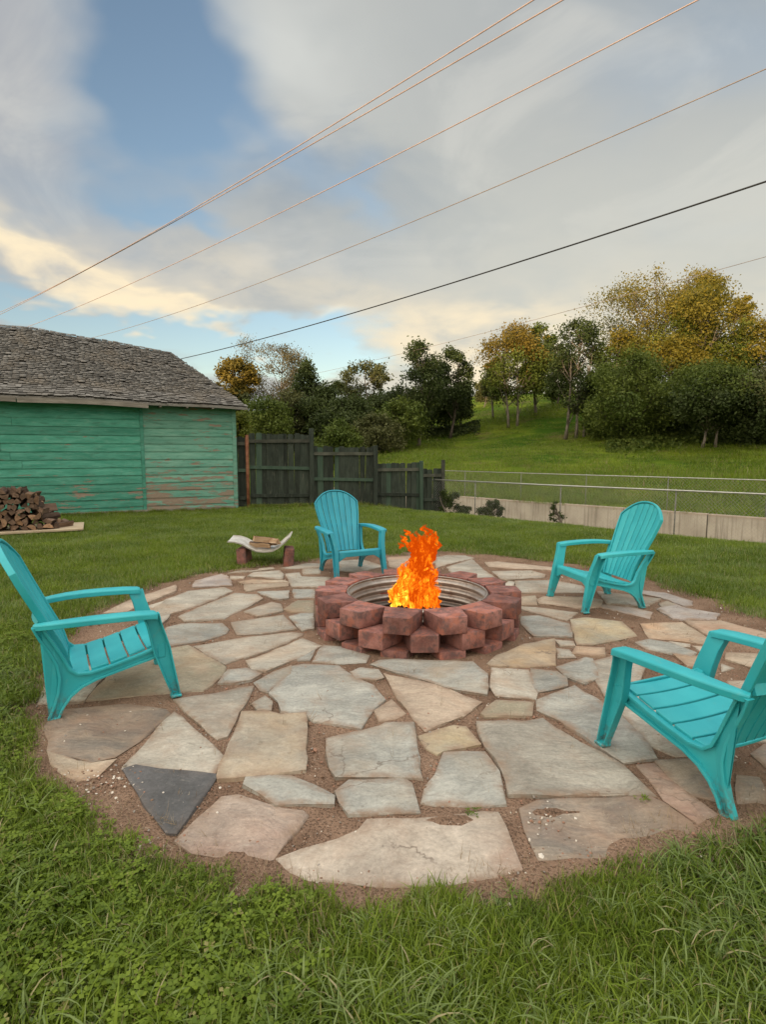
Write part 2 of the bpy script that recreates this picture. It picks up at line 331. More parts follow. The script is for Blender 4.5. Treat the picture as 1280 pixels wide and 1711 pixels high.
# ------------------------------------------------------------ traced plan of the patio (metres)
FLAGS=[
 ('d',[(-1.205,2.491),(-1.171,2.51),(-0.769,2.438),(-0.815,2.044),(-0.836,2.052),(-0.992,2.216)]),
 ('t',[(-1.188,3.062),(-1.004,2.854),(-0.777,2.588),(-0.783,2.45),(-1.123,2.497),(-1.223,2.518),(-1.212,2.602)]),
 ('b',[(-1.821,2.903),(-1.855,3.09),(-1.506,3.153),(-1.254,3.09),(-1.213,3.04),(-1.264,2.722),(-1.31,2.595),(-1.389,2.549),(-1.66,2.657)]),
 ('w',[(-1.648,2.636),(-1.471,2.542),(-1.38,2.532),(-1.298,2.568),(-1.311,2.424),(-1.364,2.395),(-1.468,2.448),(-1.574,2.536)]),
 ('t',[(-2.023,3.173),(-2.145,3.433),(-2.202,3.662),(-2.071,3.737),(-1.89,3.762),(-1.782,3.201),(-1.864,3.192)]),
 ('o',[(-1.771,3.217),(-1.829,3.71),(-1.695,4.047),(-1.495,4.164),(-1.101,3.753),(-1.076,3.637),(-1.1,3.451),(-1.123,3.369),(-1.311,3.334)]),
 ('t',[(-1.242,3.217),(-1.024,3.3),(-0.9,3.387),(-0.828,3.414),(-0.824,3.258),(-0.823,2.954),(-0.819,2.784),(-0.841,2.766),(-0.977,2.92)]),
 ('s',[(-0.795,3.058),(-0.664,3.062),(-0.581,3.025),(-0.443,3.047),(-0.369,2.487),(-0.504,2.45),(-0.748,2.412),(-0.753,2.43),(-0.777,2.903)]),
 ('g',[(-0.622,2.412),(-0.519,2.424),(-0.423,2.42),(-0.304,2.343),(-0.218,2.268),(-0.209,2.231),(-0.329,2.231),(-0.447,2.221),(-0.615,2.371)]),
 ('r',[(-0.782,2.001),(-0.738,2.129),(-0.719,2.186),(-0.686,2.268),(-0.633,2.283),(-0.511,2.226),(-0.428,2.186),(-0.333,2.177),(-0.318,2.157),(-0.413,1.895),(-0.468,1.898),(-0.553,1.913),(-0.699,1.941)]),
 ('p',[(-0.381,1.899),(-0.3,1.942),(-0.171,1.997),(-0.089,2.055),(-0.06,2.116),(0.024,2.116),(0.125,2.12),(0.242,2.131),(0.367,2.153),(0.405,2.161),(0.466,2.161),(0.474,2.083),(0.482,1.942),(0.486,1.858),(0.333,1.809),(0.241,1.788),(0.021,1.782),(-0.062,1.788),(-0.25,1.809),(-0.341,1.858)]),
 ('g',[(-0.281,2.76),(-0.016,2.893),(0.016,2.934),(0.16,2.934),(0.162,2.672),(0.159,2.485),(0.174,2.417),(0.027,2.422),(-0.213,2.422),(-0.238,2.485),(-0.27,2.616)]),
 ('g',[(-0.204,2.312),(-0.148,2.384),(0.081,2.398),(0.103,2.393),(0.123,2.37),(0.141,2.177),(0.062,2.177),(-0.137,2.161),(-0.172,2.236)]),
 ('g',[(-0.693,3.326),(-0.625,3.753),(-0.543,3.792),(-0.311,3.764),(-0.176,3.544),(-0.071,3.433),(0.004,3.237),(-0.059,3.122),(-0.125,2.887),(-0.39,2.98),(-0.438,3.062),(-0.578,3.08),(-0.612,3.206)]),
 ('g',[(-0.82,3.491),(-0.726,3.652),(-0.638,3.764),(-0.628,3.627),(-0.718,3.343),(-0.757,3.376)]),
 ('t',[(-0.758,3.176),(-0.716,3.268),(-0.663,3.186),(-0.651,3.08),(-0.704,3.09)]),
 ('g',[(-0.207,3.652),(-0.154,3.718),(-0.036,3.684),(-0.005,3.556),(-0.041,3.527),(-0.167,3.556)]),
 ('k',[(-0.039,3.09),(0.049,3.217),(0.119,3.058),(0.067,2.993),(-0.017,2.963)]),
 ('k',[(0.015,3.632),(0.04,3.596),(0.325,3.451),(0.577,3.196),(0.438,3.029),(0.231,2.851),(0.176,2.98),(0.112,3.217)]),
 ('g',[(-0.075,3.786),(-0.017,3.854),(0.107,3.877),(0.623,3.82),(0.691,3.616),(0.629,3.3),(0.449,3.378),(0.235,3.547),(0.081,3.658),(0.0,3.721)]),
 ('t',[(0.75,3.726),(0.985,3.689),(0.952,3.365),(0.911,3.241),(0.692,3.283),(0.691,3.41)]),
 ('g',[(1.018,3.71),(1.17,3.658),(1.195,3.552),(1.166,3.426),(0.954,3.33),(0.971,3.552)]),
 ('o',[(0.56,3.04),(0.679,3.211),(0.881,3.19),(0.828,3.021),(0.572,3.021)]),
 ('y',[(0.191,2.791),(0.389,2.903),(0.444,2.895),(0.487,2.718),(0.298,2.657),(0.272,2.627),(0.218,2.686)]),
 ('g',[(0.304,2.636),(0.494,2.632),(0.529,2.472),(0.513,2.228),(0.402,2.216),(0.215,2.229),(0.17,2.234),(0.194,2.354),(0.248,2.436)]),
 ('t',[(0.521,2.941),(0.795,2.947),(0.882,2.975),(0.998,2.718),(1.064,2.643),(1.125,2.515),(1.152,2.375),(1.168,2.295),(0.55,2.295),(0.565,2.485),(0.524,2.689)]),
 ('b',[(0.577,2.192),(0.659,2.236),(0.74,2.253),(1.148,2.265),(1.174,2.224),(1.224,2.098),(1.211,2.048),(1.067,2.007),(0.913,1.958),(0.842,1.92),(0.7,1.917),(0.571,1.902),(0.567,2.058)]),
 ('g',[(0.93,3.216),(1.213,3.415),(1.288,3.154),(1.332,2.999),(1.338,2.698),(1.319,2.585),(1.152,2.547),(1.085,2.703),(0.987,2.968),(0.899,3.095)]),
 ('g',[(1.209,3.743),(1.468,3.912),(1.494,3.901),(1.407,3.556),(1.297,3.479),(1.22,3.586)]),
 ('t',[(1.49,3.843),(1.65,3.924),(1.823,4.15),(1.868,3.901),(1.699,3.576),(1.452,3.274),(1.351,3.274),(1.369,3.387),(1.41,3.576)]),
 ('c',[(1.364,3.064),(1.438,3.171),(1.48,3.124),(1.58,2.715),(1.524,2.622),(1.433,2.614),(1.355,2.722)]),
 ('c',[(1.502,3.31),(1.551,3.31),(1.573,3.021),(1.585,2.862),(1.554,2.831),(1.517,3.029)]),
 ('r',[(1.214,2.515),(1.28,2.53),(1.302,2.376),(1.326,2.247),(1.361,2.152),(1.261,2.103),(1.205,2.247)]),
 ('b',[(1.312,2.553),(1.523,2.574),(1.457,2.376),(1.398,2.247),(1.346,2.284),(1.312,2.403)]),
 ('b',[(1.631,2.431),(1.703,2.417),(1.662,2.297),(1.589,2.21),(1.499,2.222)]),
 ('b',[(1.82,2.614),(1.938,2.698),(2.046,2.68),(1.934,2.489),(1.811,2.504)]),
 ('c',[(1.853,2.768),(2.012,2.814),(2.146,2.805),(2.1,2.741),(1.859,2.75)]),
 ('t',[(-2.221,5.252),(-2.174,5.552),(-2.071,5.868),(-1.743,6.03),(-1.603,5.862),(-1.763,5.372),(-1.917,5.082),(-2.02,4.947),(-2.085,4.982)]),
 ('t',[(-1.83,4.939),(-1.716,5.317),(-1.553,5.773),(-1.305,5.714),(-1.223,5.563),(-1.281,5.292),(-1.416,4.862),(-1.726,4.799)]),
 ('g',[(-1.805,4.354),(-1.817,4.613),(-1.733,4.71),(-1.395,4.73),(-1.301,4.568),(-1.295,4.473),(-1.416,4.284),(-1.621,4.184),(-1.67,4.171)]),
 ('t',[(-1.313,4.754),(-0.914,4.978),(-0.729,4.576),(-0.979,4.455),(-1.174,4.42)]),
 ('c',[(-1.434,4.152),(-1.133,4.341),(-0.754,4.48),(-0.656,4.452),(-0.659,4.395),(-0.875,4.064),(-1.105,3.801)]),
 ('t',[(-0.969,3.855),(-0.841,4.0),(-0.64,4.324),(-0.475,4.159),(-0.62,3.904),(-0.794,3.675),(-0.894,3.704)]),
 ('g',[(-1.049,3.481),(-1.05,3.679),(-0.935,3.704),(-0.821,3.614),(-0.866,3.528),(-0.96,3.474)]),
 ('g',[(-0.613,3.895),(-0.509,4.085),(-0.53,3.868),(-0.602,3.863)]),
 ('g',[(-0.454,4.177),(-0.248,4.098),(-0.104,3.948),(-0.126,3.82),(-0.272,3.798),(-0.491,3.843),(-0.475,3.96)]),
 ('t',[(-1.28,5.095),(-1.1,5.414),(-1.006,5.342),(-0.943,5.119),(-1.133,4.943)]),
 ('g',[(-0.834,4.93),(-0.74,5.023),(-0.644,5.023),(-0.589,4.583),(-0.667,4.531)]),
 ('g',[(-1.323,5.832),(-1.004,5.887),(-0.966,5.574),(-1.052,5.53)]),
 ('g',[(-0.966,5.948),(-0.751,5.948),(-0.709,5.607),(-0.888,5.579)]),
 ('o',[(-0.932,5.166),(-0.9,5.312),(-0.848,5.487),(-0.701,5.487),(-0.649,5.063),(-0.828,5.091)]),
 ('w',[(-1.543,6.141),(-1.076,6.242),(-1.052,6.082),(-1.275,5.992),(-1.449,5.844)]),
 ('w',[(-1.65,6.277),(-1.519,6.39),(-1.14,6.354),(-1.087,6.291),(-1.561,6.195)]),
 ('t',[(-1.607,6.574),(-1.575,6.777),(-1.29,6.891),(-1.209,6.674),(-1.177,6.433),(-1.375,6.477)]),
 ('c',[(-1.822,6.597),(-1.647,6.581),(-1.635,6.462),(-1.779,6.462)]),
 ('v',[(-2.154,6.354),(-1.965,6.697),(-1.851,6.581),(-1.68,6.115),(-2.086,6.056)]),
 ('t',[(-1.892,6.753),(-1.728,6.984),(-1.419,7.105),(-1.384,7.001),(-1.626,6.85)]),
 ('t',[(-1.183,6.729),(-1.035,6.809),(-0.978,6.574),(-0.641,6.536),(-0.564,6.056),(-0.991,6.056)]),
 ('t',[(-1.013,6.975),(-0.797,7.018),(-0.765,6.729),(-0.958,6.689)]),
 ('t',[(-1.309,7.035),(-1.002,7.38),(-0.777,7.342),(-0.806,7.096),(-1.078,7.018)]),
 ('k',[(-2.56,5.018),(-2.517,5.498),(-2.308,6.135),(-2.215,5.88),(-2.318,5.424),(-2.37,5.082)]),
 ('c',[(-2.28,5.242),(-2.167,5.482),(-2.182,5.194)]),
 ('g',[(-2.043,4.921),(-1.947,5.009),(-1.908,4.73)]),
 ('s',[(0.741,3.795),(0.834,3.953),(1.095,4.189),(1.354,4.316),(1.197,3.78),(1.025,3.757),(0.747,3.767)]),
 ('g',[(1.254,4.933),(1.407,4.972),(1.6,4.725),(1.518,4.391),(1.221,4.412),(1.195,4.693)]),
 ('y',[(1.666,4.842),(1.818,4.896),(2.083,4.789),(2.041,4.403),(1.796,4.287),(1.601,4.204),(1.5,4.204),(1.58,4.509)]),
 ('t',[(1.359,4.286),(1.48,4.256),(1.458,4.161),(1.358,4.161)]),
 ('t',[(1.317,4.111),(1.383,4.081),(1.383,3.925),(1.261,3.914)]),
 ('w',[(1.398,3.997),(1.472,4.137),(1.666,4.111),(1.608,3.972),(1.503,3.96)]),
 ('t',[(1.312,5.255),(1.45,5.226),(1.784,5.048),(1.615,4.831),(1.451,4.994),(1.318,5.169)]),
 ('w',[(1.407,5.616),(1.567,5.672),(1.486,5.33),(1.336,5.325)]),
 ('k',[(1.552,5.512),(1.661,5.639),(2.039,5.611),(2.181,5.496),(2.079,5.265),(1.89,5.188),(1.531,5.366)]),
 ('t',[(1.526,6.337),(1.969,6.373),(2.197,6.1),(2.13,5.8),(1.399,5.794)]),
 ('t',[(1.359,6.872),(1.851,6.913),(1.953,6.679),(1.896,6.526),(1.431,6.416),(1.383,6.482)]),
 ('k',[(1.365,7.405),(1.54,7.454),(2.183,7.085),(2.127,6.922),(1.698,7.007),(1.363,7.094)]),
 ('t',[(0.827,7.094),(1.22,7.602),(1.247,7.007),(1.338,6.254),(1.37,6.08),(1.07,6.132),(0.848,6.602)]),
 ('t',[(0.727,7.766),(0.919,7.971),(1.173,7.916),(1.272,7.724),(0.845,7.32),(0.678,7.041)]),
 ('t',[(1.44,6.302),(1.486,6.268),(1.413,6.016),(1.326,6.067)]),
 ('t',[(2.287,5.86),(2.485,5.736),(2.796,5.55),(2.537,5.29),(2.464,5.27),(2.2,5.386)]),
 ('v',[(2.095,5.355),(2.395,5.207),(2.485,5.075),(2.371,4.881),(2.26,5.048),(2.07,5.255)]),
 ('v',[(2.747,5.921),(2.97,5.8),(3.065,5.469),(2.98,5.29),(2.894,5.29),(2.841,5.599),(2.696,5.777)]),
 ('v',[(2.598,5.178),(2.726,5.31),(2.846,5.386),(2.866,5.217),(3.081,5.03),(2.942,4.856),(2.574,4.856)]),
 ('c',[(2.708,5.376),(2.83,5.464),(2.834,5.325),(2.664,5.241)]),
 ('w',[(2.229,4.733),(2.603,4.769),(2.59,4.296),(2.528,4.158),(2.366,4.279),(2.125,4.346)]),
 ('k',[(2.648,4.794),(2.959,4.794),(3.132,4.468),(3.151,4.269),(3.018,4.142),(2.997,4.269),(2.793,4.44),(2.628,4.343)]),
 ('g',[(1.962,4.23),(2.103,4.306),(2.229,4.227),(2.305,4.022),(2.23,3.947),(2.088,4.031),(1.981,4.09)]),
 ('c',[(2.239,4.26),(2.362,4.195),(2.326,4.148),(2.245,4.148)]),
 ('c',[(2.373,4.164),(2.515,4.133),(2.433,4.057),(2.368,4.045)]),
 ('w',[(2.131,3.984),(2.247,3.942),(2.357,3.928),(2.229,3.754),(2.115,3.769)]),
 ('w',[(2.541,4.016),(2.806,3.987),(2.892,3.795),(2.65,3.465),(2.574,3.644),(2.462,3.886)]),
 ('t',[(2.375,3.795),(2.397,3.731),(2.291,3.654)]),
 ('c',[(2.237,3.502),(2.367,3.502),(2.354,3.443),(2.234,3.375),(2.21,3.404)]),
 ('t',[(3.06,4.142),(3.182,4.022),(3.052,3.749),(2.964,3.854),(2.933,3.993)]),
 ('g',[(2.516,3.532),(2.587,3.379),(2.4,3.145),(2.329,3.258)]),
 ('t',[(2.878,3.723),(2.992,3.601),(2.688,3.219),(2.622,3.379)]),
 ('k',[(0.067,7.791),(0.642,7.929),(0.696,7.405),(0.378,6.981),(0.093,7.13)]),
 ('t',[(-0.602,7.53),(-0.28,7.615),(0.0,7.168),(-0.295,6.804),(-0.538,6.909)]),
]
PATIO= [(-2.015,3.137),(-1.787,2.73),(-1.569,2.436),(-1.303,2.257),(-1.035,2.065),(-0.778,1.942),(-0.512,1.858),(-0.33,1.79),(-0.162,1.753),(0.121,1.751),(0.327,1.774),(0.548,1.835),(0.782,1.896),(1.037,1.974),(1.264,2.055),(1.426,2.127),(1.63,2.177),(2.284,2.412),(3.063,2.989),(3.421,3.786),(3.476,4.344),(3.373,4.824),(3.272,5.085),(3.263,5.555),(3.095,6.204),(3.004,6.603),(2.747,7.055),(2.308,7.365),(1.756,7.747),(0.886,8.219),(0.35,8.12),(-0.673,7.791),(-1.132,7.488),(-1.602,7.055),(-2.217,6.603),(-2.467,6.146),(-2.627,5.486),(-2.639,4.933),(-2.453,4.217),(-2.337,3.786),(-2.153,3.387)]

scn.cycles.use_denoising = True
scn.cycles.sample_clamp_indirect = 8
scn.cycles.max_bounces = 8; scn.cycles.transparent_max_bounces = 16

# ============================================================ terrain
SQ = math.sqrt(.5)
def vnoise(X, Y, sc, seed=0):
    """cheap smooth value noise for arrays"""
    rg = np.random.default_rng(100 + seed); T = rg.random((64, 64))
    x = X * sc + seed * 3.1; y = Y * sc + seed * 7.7
    xi = np.floor(x).astype(int); yi = np.floor(y).astype(int); fx = x - xi; fy = y - yi
    fx = fx * fx * (3 - 2 * fx); fy = fy * fy * (3 - 2 * fy)
    a = T[xi % 64, yi % 64]; b = T[(xi + 1) % 64, yi % 64]; c = T[xi % 64, (yi + 1) % 64]; d = T[(xi + 1) % 64, (yi + 1) % 64]
    return (a * (1 - fx) + b * fx) * (1 - fy) + (c * (1 - fx) + d * fx) * fy
PB = np.array(PATIO)
def patio_sd(X, Y):
    """signed distance to the patio outline, negative inside"""
    X = np.asarray(X, float); Y = np.asarray(Y, float); P = PB; Q = np.roll(PB, -1, 0)
    best = np.full(X.shape, 1e9); ins = np.zeros(X.shape, bool)
    for (ax, ay), (bx, by) in zip(P, Q):
        dx, dy = bx - ax, by - ay; u = np.clip(((X - ax) * dx + (Y - ay) * dy) / (dx * dx + dy * dy + 1e-12), 0, 1)
        best = np.minimum(best, np.hypot(X - ax - u * dx, Y - ay - u * dy))
        c = ((ay > Y) != (by > Y)) & (X < (bx - ax) * (Y - ay) / (by - ay + 1e-12) + ax); ins ^= c
    return np.where(ins, -best, best)
S_CREST = 10.6
def terrain(X, Y, patio=True):
    X = np.asarray(X, float); Y = np.asarray(Y, float)
    s = (X + Y) * SQ; t = (X - Y) * SQ
    z = np.interp(s, [-1e4, 10.2, 11.0, 12.6, 13.1, 13.6, 18.40, 18.55, 24, 30, 36, 40, 45, 55, 70, 100, 160, 400, 6000],
                  [0, 0, -.10, -.52, -.60, -1.3, -1.3, -.42, .15, .95, 1.9, 2.9, 4.3, 6.7, 9.0, 11.0, 13, 15, 15])
    far = np.clip((s - 20) / 15, 0, 1)
    z = z + far * np.clip((8 - X) * .07, -1.2, 1.6) * np.clip((60 - s) / 30, 0, 1) + far * (vnoise(X, Y, .12, 1) - .5) * .9 + np.clip((s - 60) / 60, 0, 1) * (vnoise(X, Y, .01, 2) - .5) * 14
    b = -(X * .50 + Y * .85) / .986                       # unseen ridge behind the camera, added to keep low sun off the ground
    k = np.clip((b - 45) / 65, 0, 1); z = z + k * k * (3 - 2 * k) * 26 * (.92 + .16 * vnoise(X, Y, .02, 3))
    near = (s < 10.2) & (b < 45)
    z = np.where(near, z + (vnoise(X, Y, .8, 4) - .5) * .05 * np.clip((np.hypot(X - .3, Y - 4.5) - 3) / 2, 0, 1), z)
    if patio:
        m_ = (np.abs(X) < 5) & (Y > 0) & (Y < 10)
        if m_.any():
            sd_ = patio_sd(X[m_], Y[m_]); zz = z[m_]; zz = zz - .09 * np.clip((.05 - sd_) / .15, 0, 1); z = z.copy(); z[m_] = zz
    return z
def tz(x, y): return float(terrain(np.array([x]), np.array([y]), False)[0])
def axis(parts):
    r = []
    for a, b, st in parts: r += list(np.arange(a, b - 1e-6, st))
    return np.array(r + [parts[-1][1]])
sa = axis([(-3000, -400, 400), (-400, -160, 30), (-160, -40, 6), (-40, -10, 1.5), (-10, -3, .5), (-3, 9, .14), (9, 18.3, .3), (18.3, 18.7, .05), (18.7, 40, .7), (40, 120, 3), (120, 400, 28), (400, 3000, 400)])
ta = axis([(-3000, -400, 400), (-400, -120, 28), (-120, -40, 4), (-40, -16, 1.2), (-16, 4, .16), (4, 20, .8), (20, 80, 4), (80, 400, 32), (400, 3000, 400)])
Sg, Tg = np.meshgrid(sa, ta, indexing='ij'); Xg = (Sg + Tg) * SQ; Yg = (Sg - Tg) * SQ
Zg = terrain(Xg, Yg)
nS, nT = Sg.shape; ii = (np.arange(nS - 1)[:, None] * nT + np.arange(nT - 1)[None, :]).ravel()
gm = npmesh('ground', np.stack([Xg.ravel(), Yg.ravel(), Zg.ravel()], 1), np.stack([ii, ii + nT, ii + nT + 1, ii + 1], 1), M_LAWN, smooth=True)
tag(link('ground', gm), kind='structure')

# patio: a sheet of soil and grit, with every flagstone a piece of its own
gx = np.arange(-3.1, 3.95, .055); gy = np.arange(1.4, 8.6, .055); Xp, Yp = np.meshgrid(gx, gy, indexing='ij'); sdp = patio_sd(Xp, Yp)
edge = .10 * (vnoise(Xp, Yp, 2.2, 6) - .5) + .05 * (vnoise(Xp, Yp, 7, 7) - .5)
Zp = -.0095 + .014 * (vnoise(Xp, Yp, 3.5, 8) - .5) + .008 * (vnoise(Xp, Yp, 9, 9) - .5) + .010 * np.clip((sdp + .15) / .15, 0, 1) - .12 * np.clip((sdp + edge - .10) / .2, 0, 1)
for hx, hy, hr, hh in ((.14, 2.13, .05, .016), (.24, 2.13, .06, .020), (.33, 2.11, .045, .018), (.68, 2.18, .075, .022), (.80, 2.19, .05, .014), (-.02, 2.10, .07, .010), (-1.22, 2.42, .07, .012), (2.1, 3.2, .10, .010)):
    Zp = Zp + hh * np.exp(-(((Xp - hx) ** 2 + ((Yp - hy) * 1.5) ** 2) / hr ** 2)) * (.35 + 1.2 * vnoise(Xp, Yp, 14, 11))
keep = sdp < .38
idx = -np.ones(Xp.shape, int); idx[keep] = np.arange(keep.sum()); a_ = idx[:-1, :-1]; b_ = idx[1:, :-1]; c_ = idx[1:, 1:]; d_ = idx[:-1, 1:]
ok = (a_ >= 0) & (b_ >= 0) & (c_ >= 0) & (d_ >= 0)
pm = npmesh('patio', np.stack([Xp[keep], Yp[keep], Zp[keep]], 1), np.stack([a_[ok], b_[ok], c_[ok], d_[ok]], 1), M_SOIL, smooth=True)
patio = tag(link('patio', pm), kind='structure')
def flagstone(kind, pts, k):
    rg = random.Random(k * 17 + 3); P = [Vector((x, y)) for x, y in pts]
    area = sum(P[i].x * P[(i + 1) % len(P)].y - P[(i + 1) % len(P)].x * P[i].y for i in range(len(P)))
    if area < 0: P.reverse()
    c = sum(P, Vector((0, 0))) / len(P); Q = []
    for i, p in enumerate(P):                       # broken, slightly ragged edges
        q = P[(i + 1) % len(P)]; L = (q - p).length; n = max(1, min(6, int(L / .09))); nv = Vector((q.y - p.y, p.x - q.x)).normalized() if L > 0 else Vector((0, 0))
        for j in range(n):
            u = j / n; off = 0 if j == 0 else rg.uniform(-1, .7) * .008
            Q.append(p.lerp(q, u) + nv * off)
    Q = [q - c for q in Q]; n = len(Q)
    tx, ty = rg.uniform(-.006, .006), rg.uniform(-.006, .006); z0 = rg.uniform(.000, .007); th_ = .034
    V = []; 
    def ring(inset, z, jit=0):
        for i in range(n):
            p = Q[i]; a = Q[i - 1]; b = Q[(i + 1) % n]; d = (b - a); nn = Vector((-d.y, d.x)); nn = nn.normalized() if nn.length else nn
            q = p + nn * (inset * rg.uniform(.6, 1.5)); V.append((q.x, q.y, z + tx * q.x + ty * q.y + rg.uniform(-jit, jit)))
    ring(-.014, z0 - th_); ring(-.013, z0 - .006, .001); ring(-.011, z0 - .0012, .0008); ring(-.006, z0, .0004)
    for i in range(n):
        p = Q[i]; k_ = max(.45, 1 - rg.uniform(.030, .055) / max(p.length, .02)); V.append((p.x * k_, p.y * k_, z0 + tx * p.x * k_ + ty * p.y * k_ + rg.uniform(-.0004, .0006)))
    F = [(r * n + i, r * n + (i + 1) % n, (r + 1) * n + (i + 1) % n, (r + 1) * n + i) for r in range(4) for i in range(n)]
    F.append(tuple(4 * n + i for i in range(n)))
    me = mesh('flagstone', V, F, SM[kind], True); at_ = me.attributes.new('h', 'FLOAT', 'POINT'); at_.data.foreach_set('value', [1.0] * (4 * n) + [0.0] * n); me.set_sharp_from_angle(angle=R(40))
    return link('flagstone', me, patio, (c.x, c.y, 0))
for k, (kd, pts) in enumerate(FLAGS): flagstone(kd, pts, k)

# ============================================================ green shed
def shed_paint(name, peel, c1, c2):
    def fn(t, bs, out):
        co = ocoord(t, False); r = t.n('ShaderNodeObjectInfo').outputs['Random']; x, y, z = t.xyz(co)[:3]
        st = t.vscale(co, (1, 1, 6)); sh = t.vm('ADD', st, t.cmb(t.m('MULTIPLY', r, 50.0), 0.0, 0.0))
        c = t.mix(t.ramp(t.noise(sh, 1.6, 5, .6), .3, .7), c1, c2)
        c = t.mix(t.m('MULTIPLY', t.ramp(t.noise(t.vm('ADD', st, (9, 3, 1)), 5, 5, .7), .5, .75), .45), c, (.22, .40, .33))
        c = t.mix(t.m('MULTIPLY', t.ramp(t.noise(t.vm('ADD', st, (3, 3, 8)), 3.0, 5, .7), .52, .7), .6), c, (.05, .14, .10))
        v = t.m('MULTIPLY_ADD', r, .3, .85); c = t.mul(c, t.cmb(v, v, v))
        # bare weathered wood where the paint has flaked off, more of it low down
        pn = t.noise(t.vm('ADD', sh, (2, 7, 4)), 1.9, 7, .72); lowz = t.m('MULTIPLY', t.ramp(z, 1.6, .1), .10)
        pm_ = t.ramp(t.m('ADD', t.m('ADD', pn, lowz), t.m('MULTIPLY', t.m('SUBTRACT', t.noise(co, .9, 3), .5), .35)), .69 - peel, .735 - peel)
        wood = t.mix(t.noise(t.vscale(co, (2, 2, 30)), 6, 4, .7), (.13, .09, .065), (.38, .32, .26))
        c = t.mix(pm_, c, wood)
        t.link(c, bs.inputs['Base Color']); bs.inputs['Roughness'].default_value = .75
        bump(t, bs, t.m('ADD', t.noise(t.vscale(co, (1.5, 1.5, 40)), 5, 4, .7), t.m('MULTIPLY', pm_, -.8)), .5, .01)
    return mat(name, fn)
M_TEAL = shed_paint('green_shed_paint', .03, (.042, .235, .172), (.090, .335, .262))
M_TEAL2 = shed_paint('peeling_green_shed_paint', .118, (.10, .295, .235), (.18, .385, .315))
M_OLDW = simple('weathered_grey_wood', (.16, .145, .13), (.28, .26, .235), 6, .85, .4, 30, rnd=.2, stretch=(.4, 3, 3))
M_DARKIN = simple('dark_boards', (.03, .028, .024), (.045, .04, .035), 6, .9)
def shingle_fn(t, bs, out):
    co = ocoord(t, False); r = t.m('ADD', t.n('ShaderNodeObjectInfo').outputs['Random'], attr(t, 'tint')); r = t.m('FRACT', r)
    c = t.mix(r, (.090, .087, .082), (.21, .205, .195))
    c = t.mix(t.ramp(t.noise(co, .8, 5, .7), .45, .7), c, (.19, .17, .145)); c = t.mix(t.m('MULTIPLY', t.ramp(t.noise(co, 5, 5, .7), .5, .7), .7), c, (.055, .05, .045))
    t.link(c, bs.inputs['Base Color']); bs.inputs['Roughness'].default_value = .9; bs.inputs['Specular IOR Level'].default_value = .15
    bump(t, bs, t.noise(t.vscale(co, (30, 2, 2)), 3, 4, .7), .4, .01)
M_SHINGLE = mat('weathered_roof_shingle', shingle_fn)

shed = empty('shed', (-3.842, 14.548, 0), math.atan2(-.457, -.890), 'weathered green clapboard shed with a sagging grey shingle roof beside the dark fence', 'shed')
LW, DP, WH = 9.0, 6.4, 2.62
mb = MB(); mb.box((LW / 2, -DP / 2, WH / 2 - .15), (LW - .06, DP - .06, WH + .2)); mb.build('wall_core', M_DARKIN, shed)
rows = 14; bh = WH / rows
rg = random.Random(5)
for r_ in range(rows):
    segs = [(0.0, 2.12)] + ([(2.20, 5.0 + rg.uniform(-.8, .8)), None] if rg.random() < .7 else [(2.20, 9.0)])
    if segs[-1] is None: segs[-1] = (segs[-2][1] + .006, 9.0)
    for (xa, xb) in segs:
        right = xb < 2.2; z0 = r_ * bh - .02; V = []; n = 8
        for i in range(n + 1):
            x = xa + (xb - xa) * i / n; w = rg.uniform(-.004, .004); o_ = rg.uniform(0, .004)
            for (yy, zz) in ((-.02, z0), (.030 + o_, z0 + w), (.024 + o_, z0 + bh * .5), (.010, z0 + bh + .012), (-.02, z0 + bh + .012)): V.append((x, yy, zz))
        F = [(i * 5 + k, i * 5 + (k + 1) % 5, (i + 1) * 5 + (k + 1) % 5, (i + 1) * 5 + k) for i in range(n) for k in range(5)] + [(4, 3, 2, 1, 0), tuple(n * 5 + k for k in range(5))]
        link('clapboard', mesh('clapboard', V, F, M_TEAL2 if right else M_TEAL), shed)
mb = MB(); mb.box((2.16, .018, WH / 2 - .02), (.075, .042, WH - .02)); o = mb.build('trim_board', M_TEAL, shed)
mb = MB(); mb.box((-.02, .01, WH / 2 - .02), (.10, .07, WH)); mb.build('corner_board', M_TEAL2, shed)
mb = MB(); mb.box((LW / 2, .01, .0), (LW, .09, .16)); mb.build('sill_board', M_OLDW, shed)
# roof surface: eave line to sagging ridge
def ridge(x): return float(np.interp(x, [1.06, 1.6, 2.6, 3.6, 4.5, 5.3, 9.3], [4.36, 4.43, 4.53, 4.63, 4.72, 4.72, 4.70])) + .008 * math.sin(x * 3)
def eave(x): return float(np.interp(x, [-.3, 1.2, 2.5, 9.3], [2.60, 2.62, 2.66, 2.72])) + .012 * math.sin(x * 2.3)
def roofp(x, v, lift=0.0):
    """x along the eave, v 0 at the eave .. 1 at the ridge"""
    x0 = -.30 + v * 1.36; xx = max(x, x0)
    ze, zr = eave(xx), ridge(max(xx, 1.06)); z = ze + (zr - ze) * v - .035 * math.sin(math.pi * v) * np.clip((xx - x0) / 1.5, 0, 1)
    return Vector((xx, .38 - v * 3.58, z + lift))
mb = MB(); V = []; F = []; nx, nv_ = 30, 8
for j in range(nv_ + 1):
    for i in range(nx + 1):
        v = j / nv_; x = -.30 + v * 1.36 + (9.3 - (-.30 + v * 1.36)) * i / nx; V.append(roofp(x, v, -.03))
nn_ = len(V); V += [p + Vector((0, 0, -.05)) for p in V]
for j in range(nv_):
    for i in range(nx): a = j * (nx + 1) + i; F += [(a, a + 1, a + nx + 2, a + nx + 1), (a + nn_, a + nn_ + nx + 1, a + nn_ + nx + 2, a + nn_ + 1)]
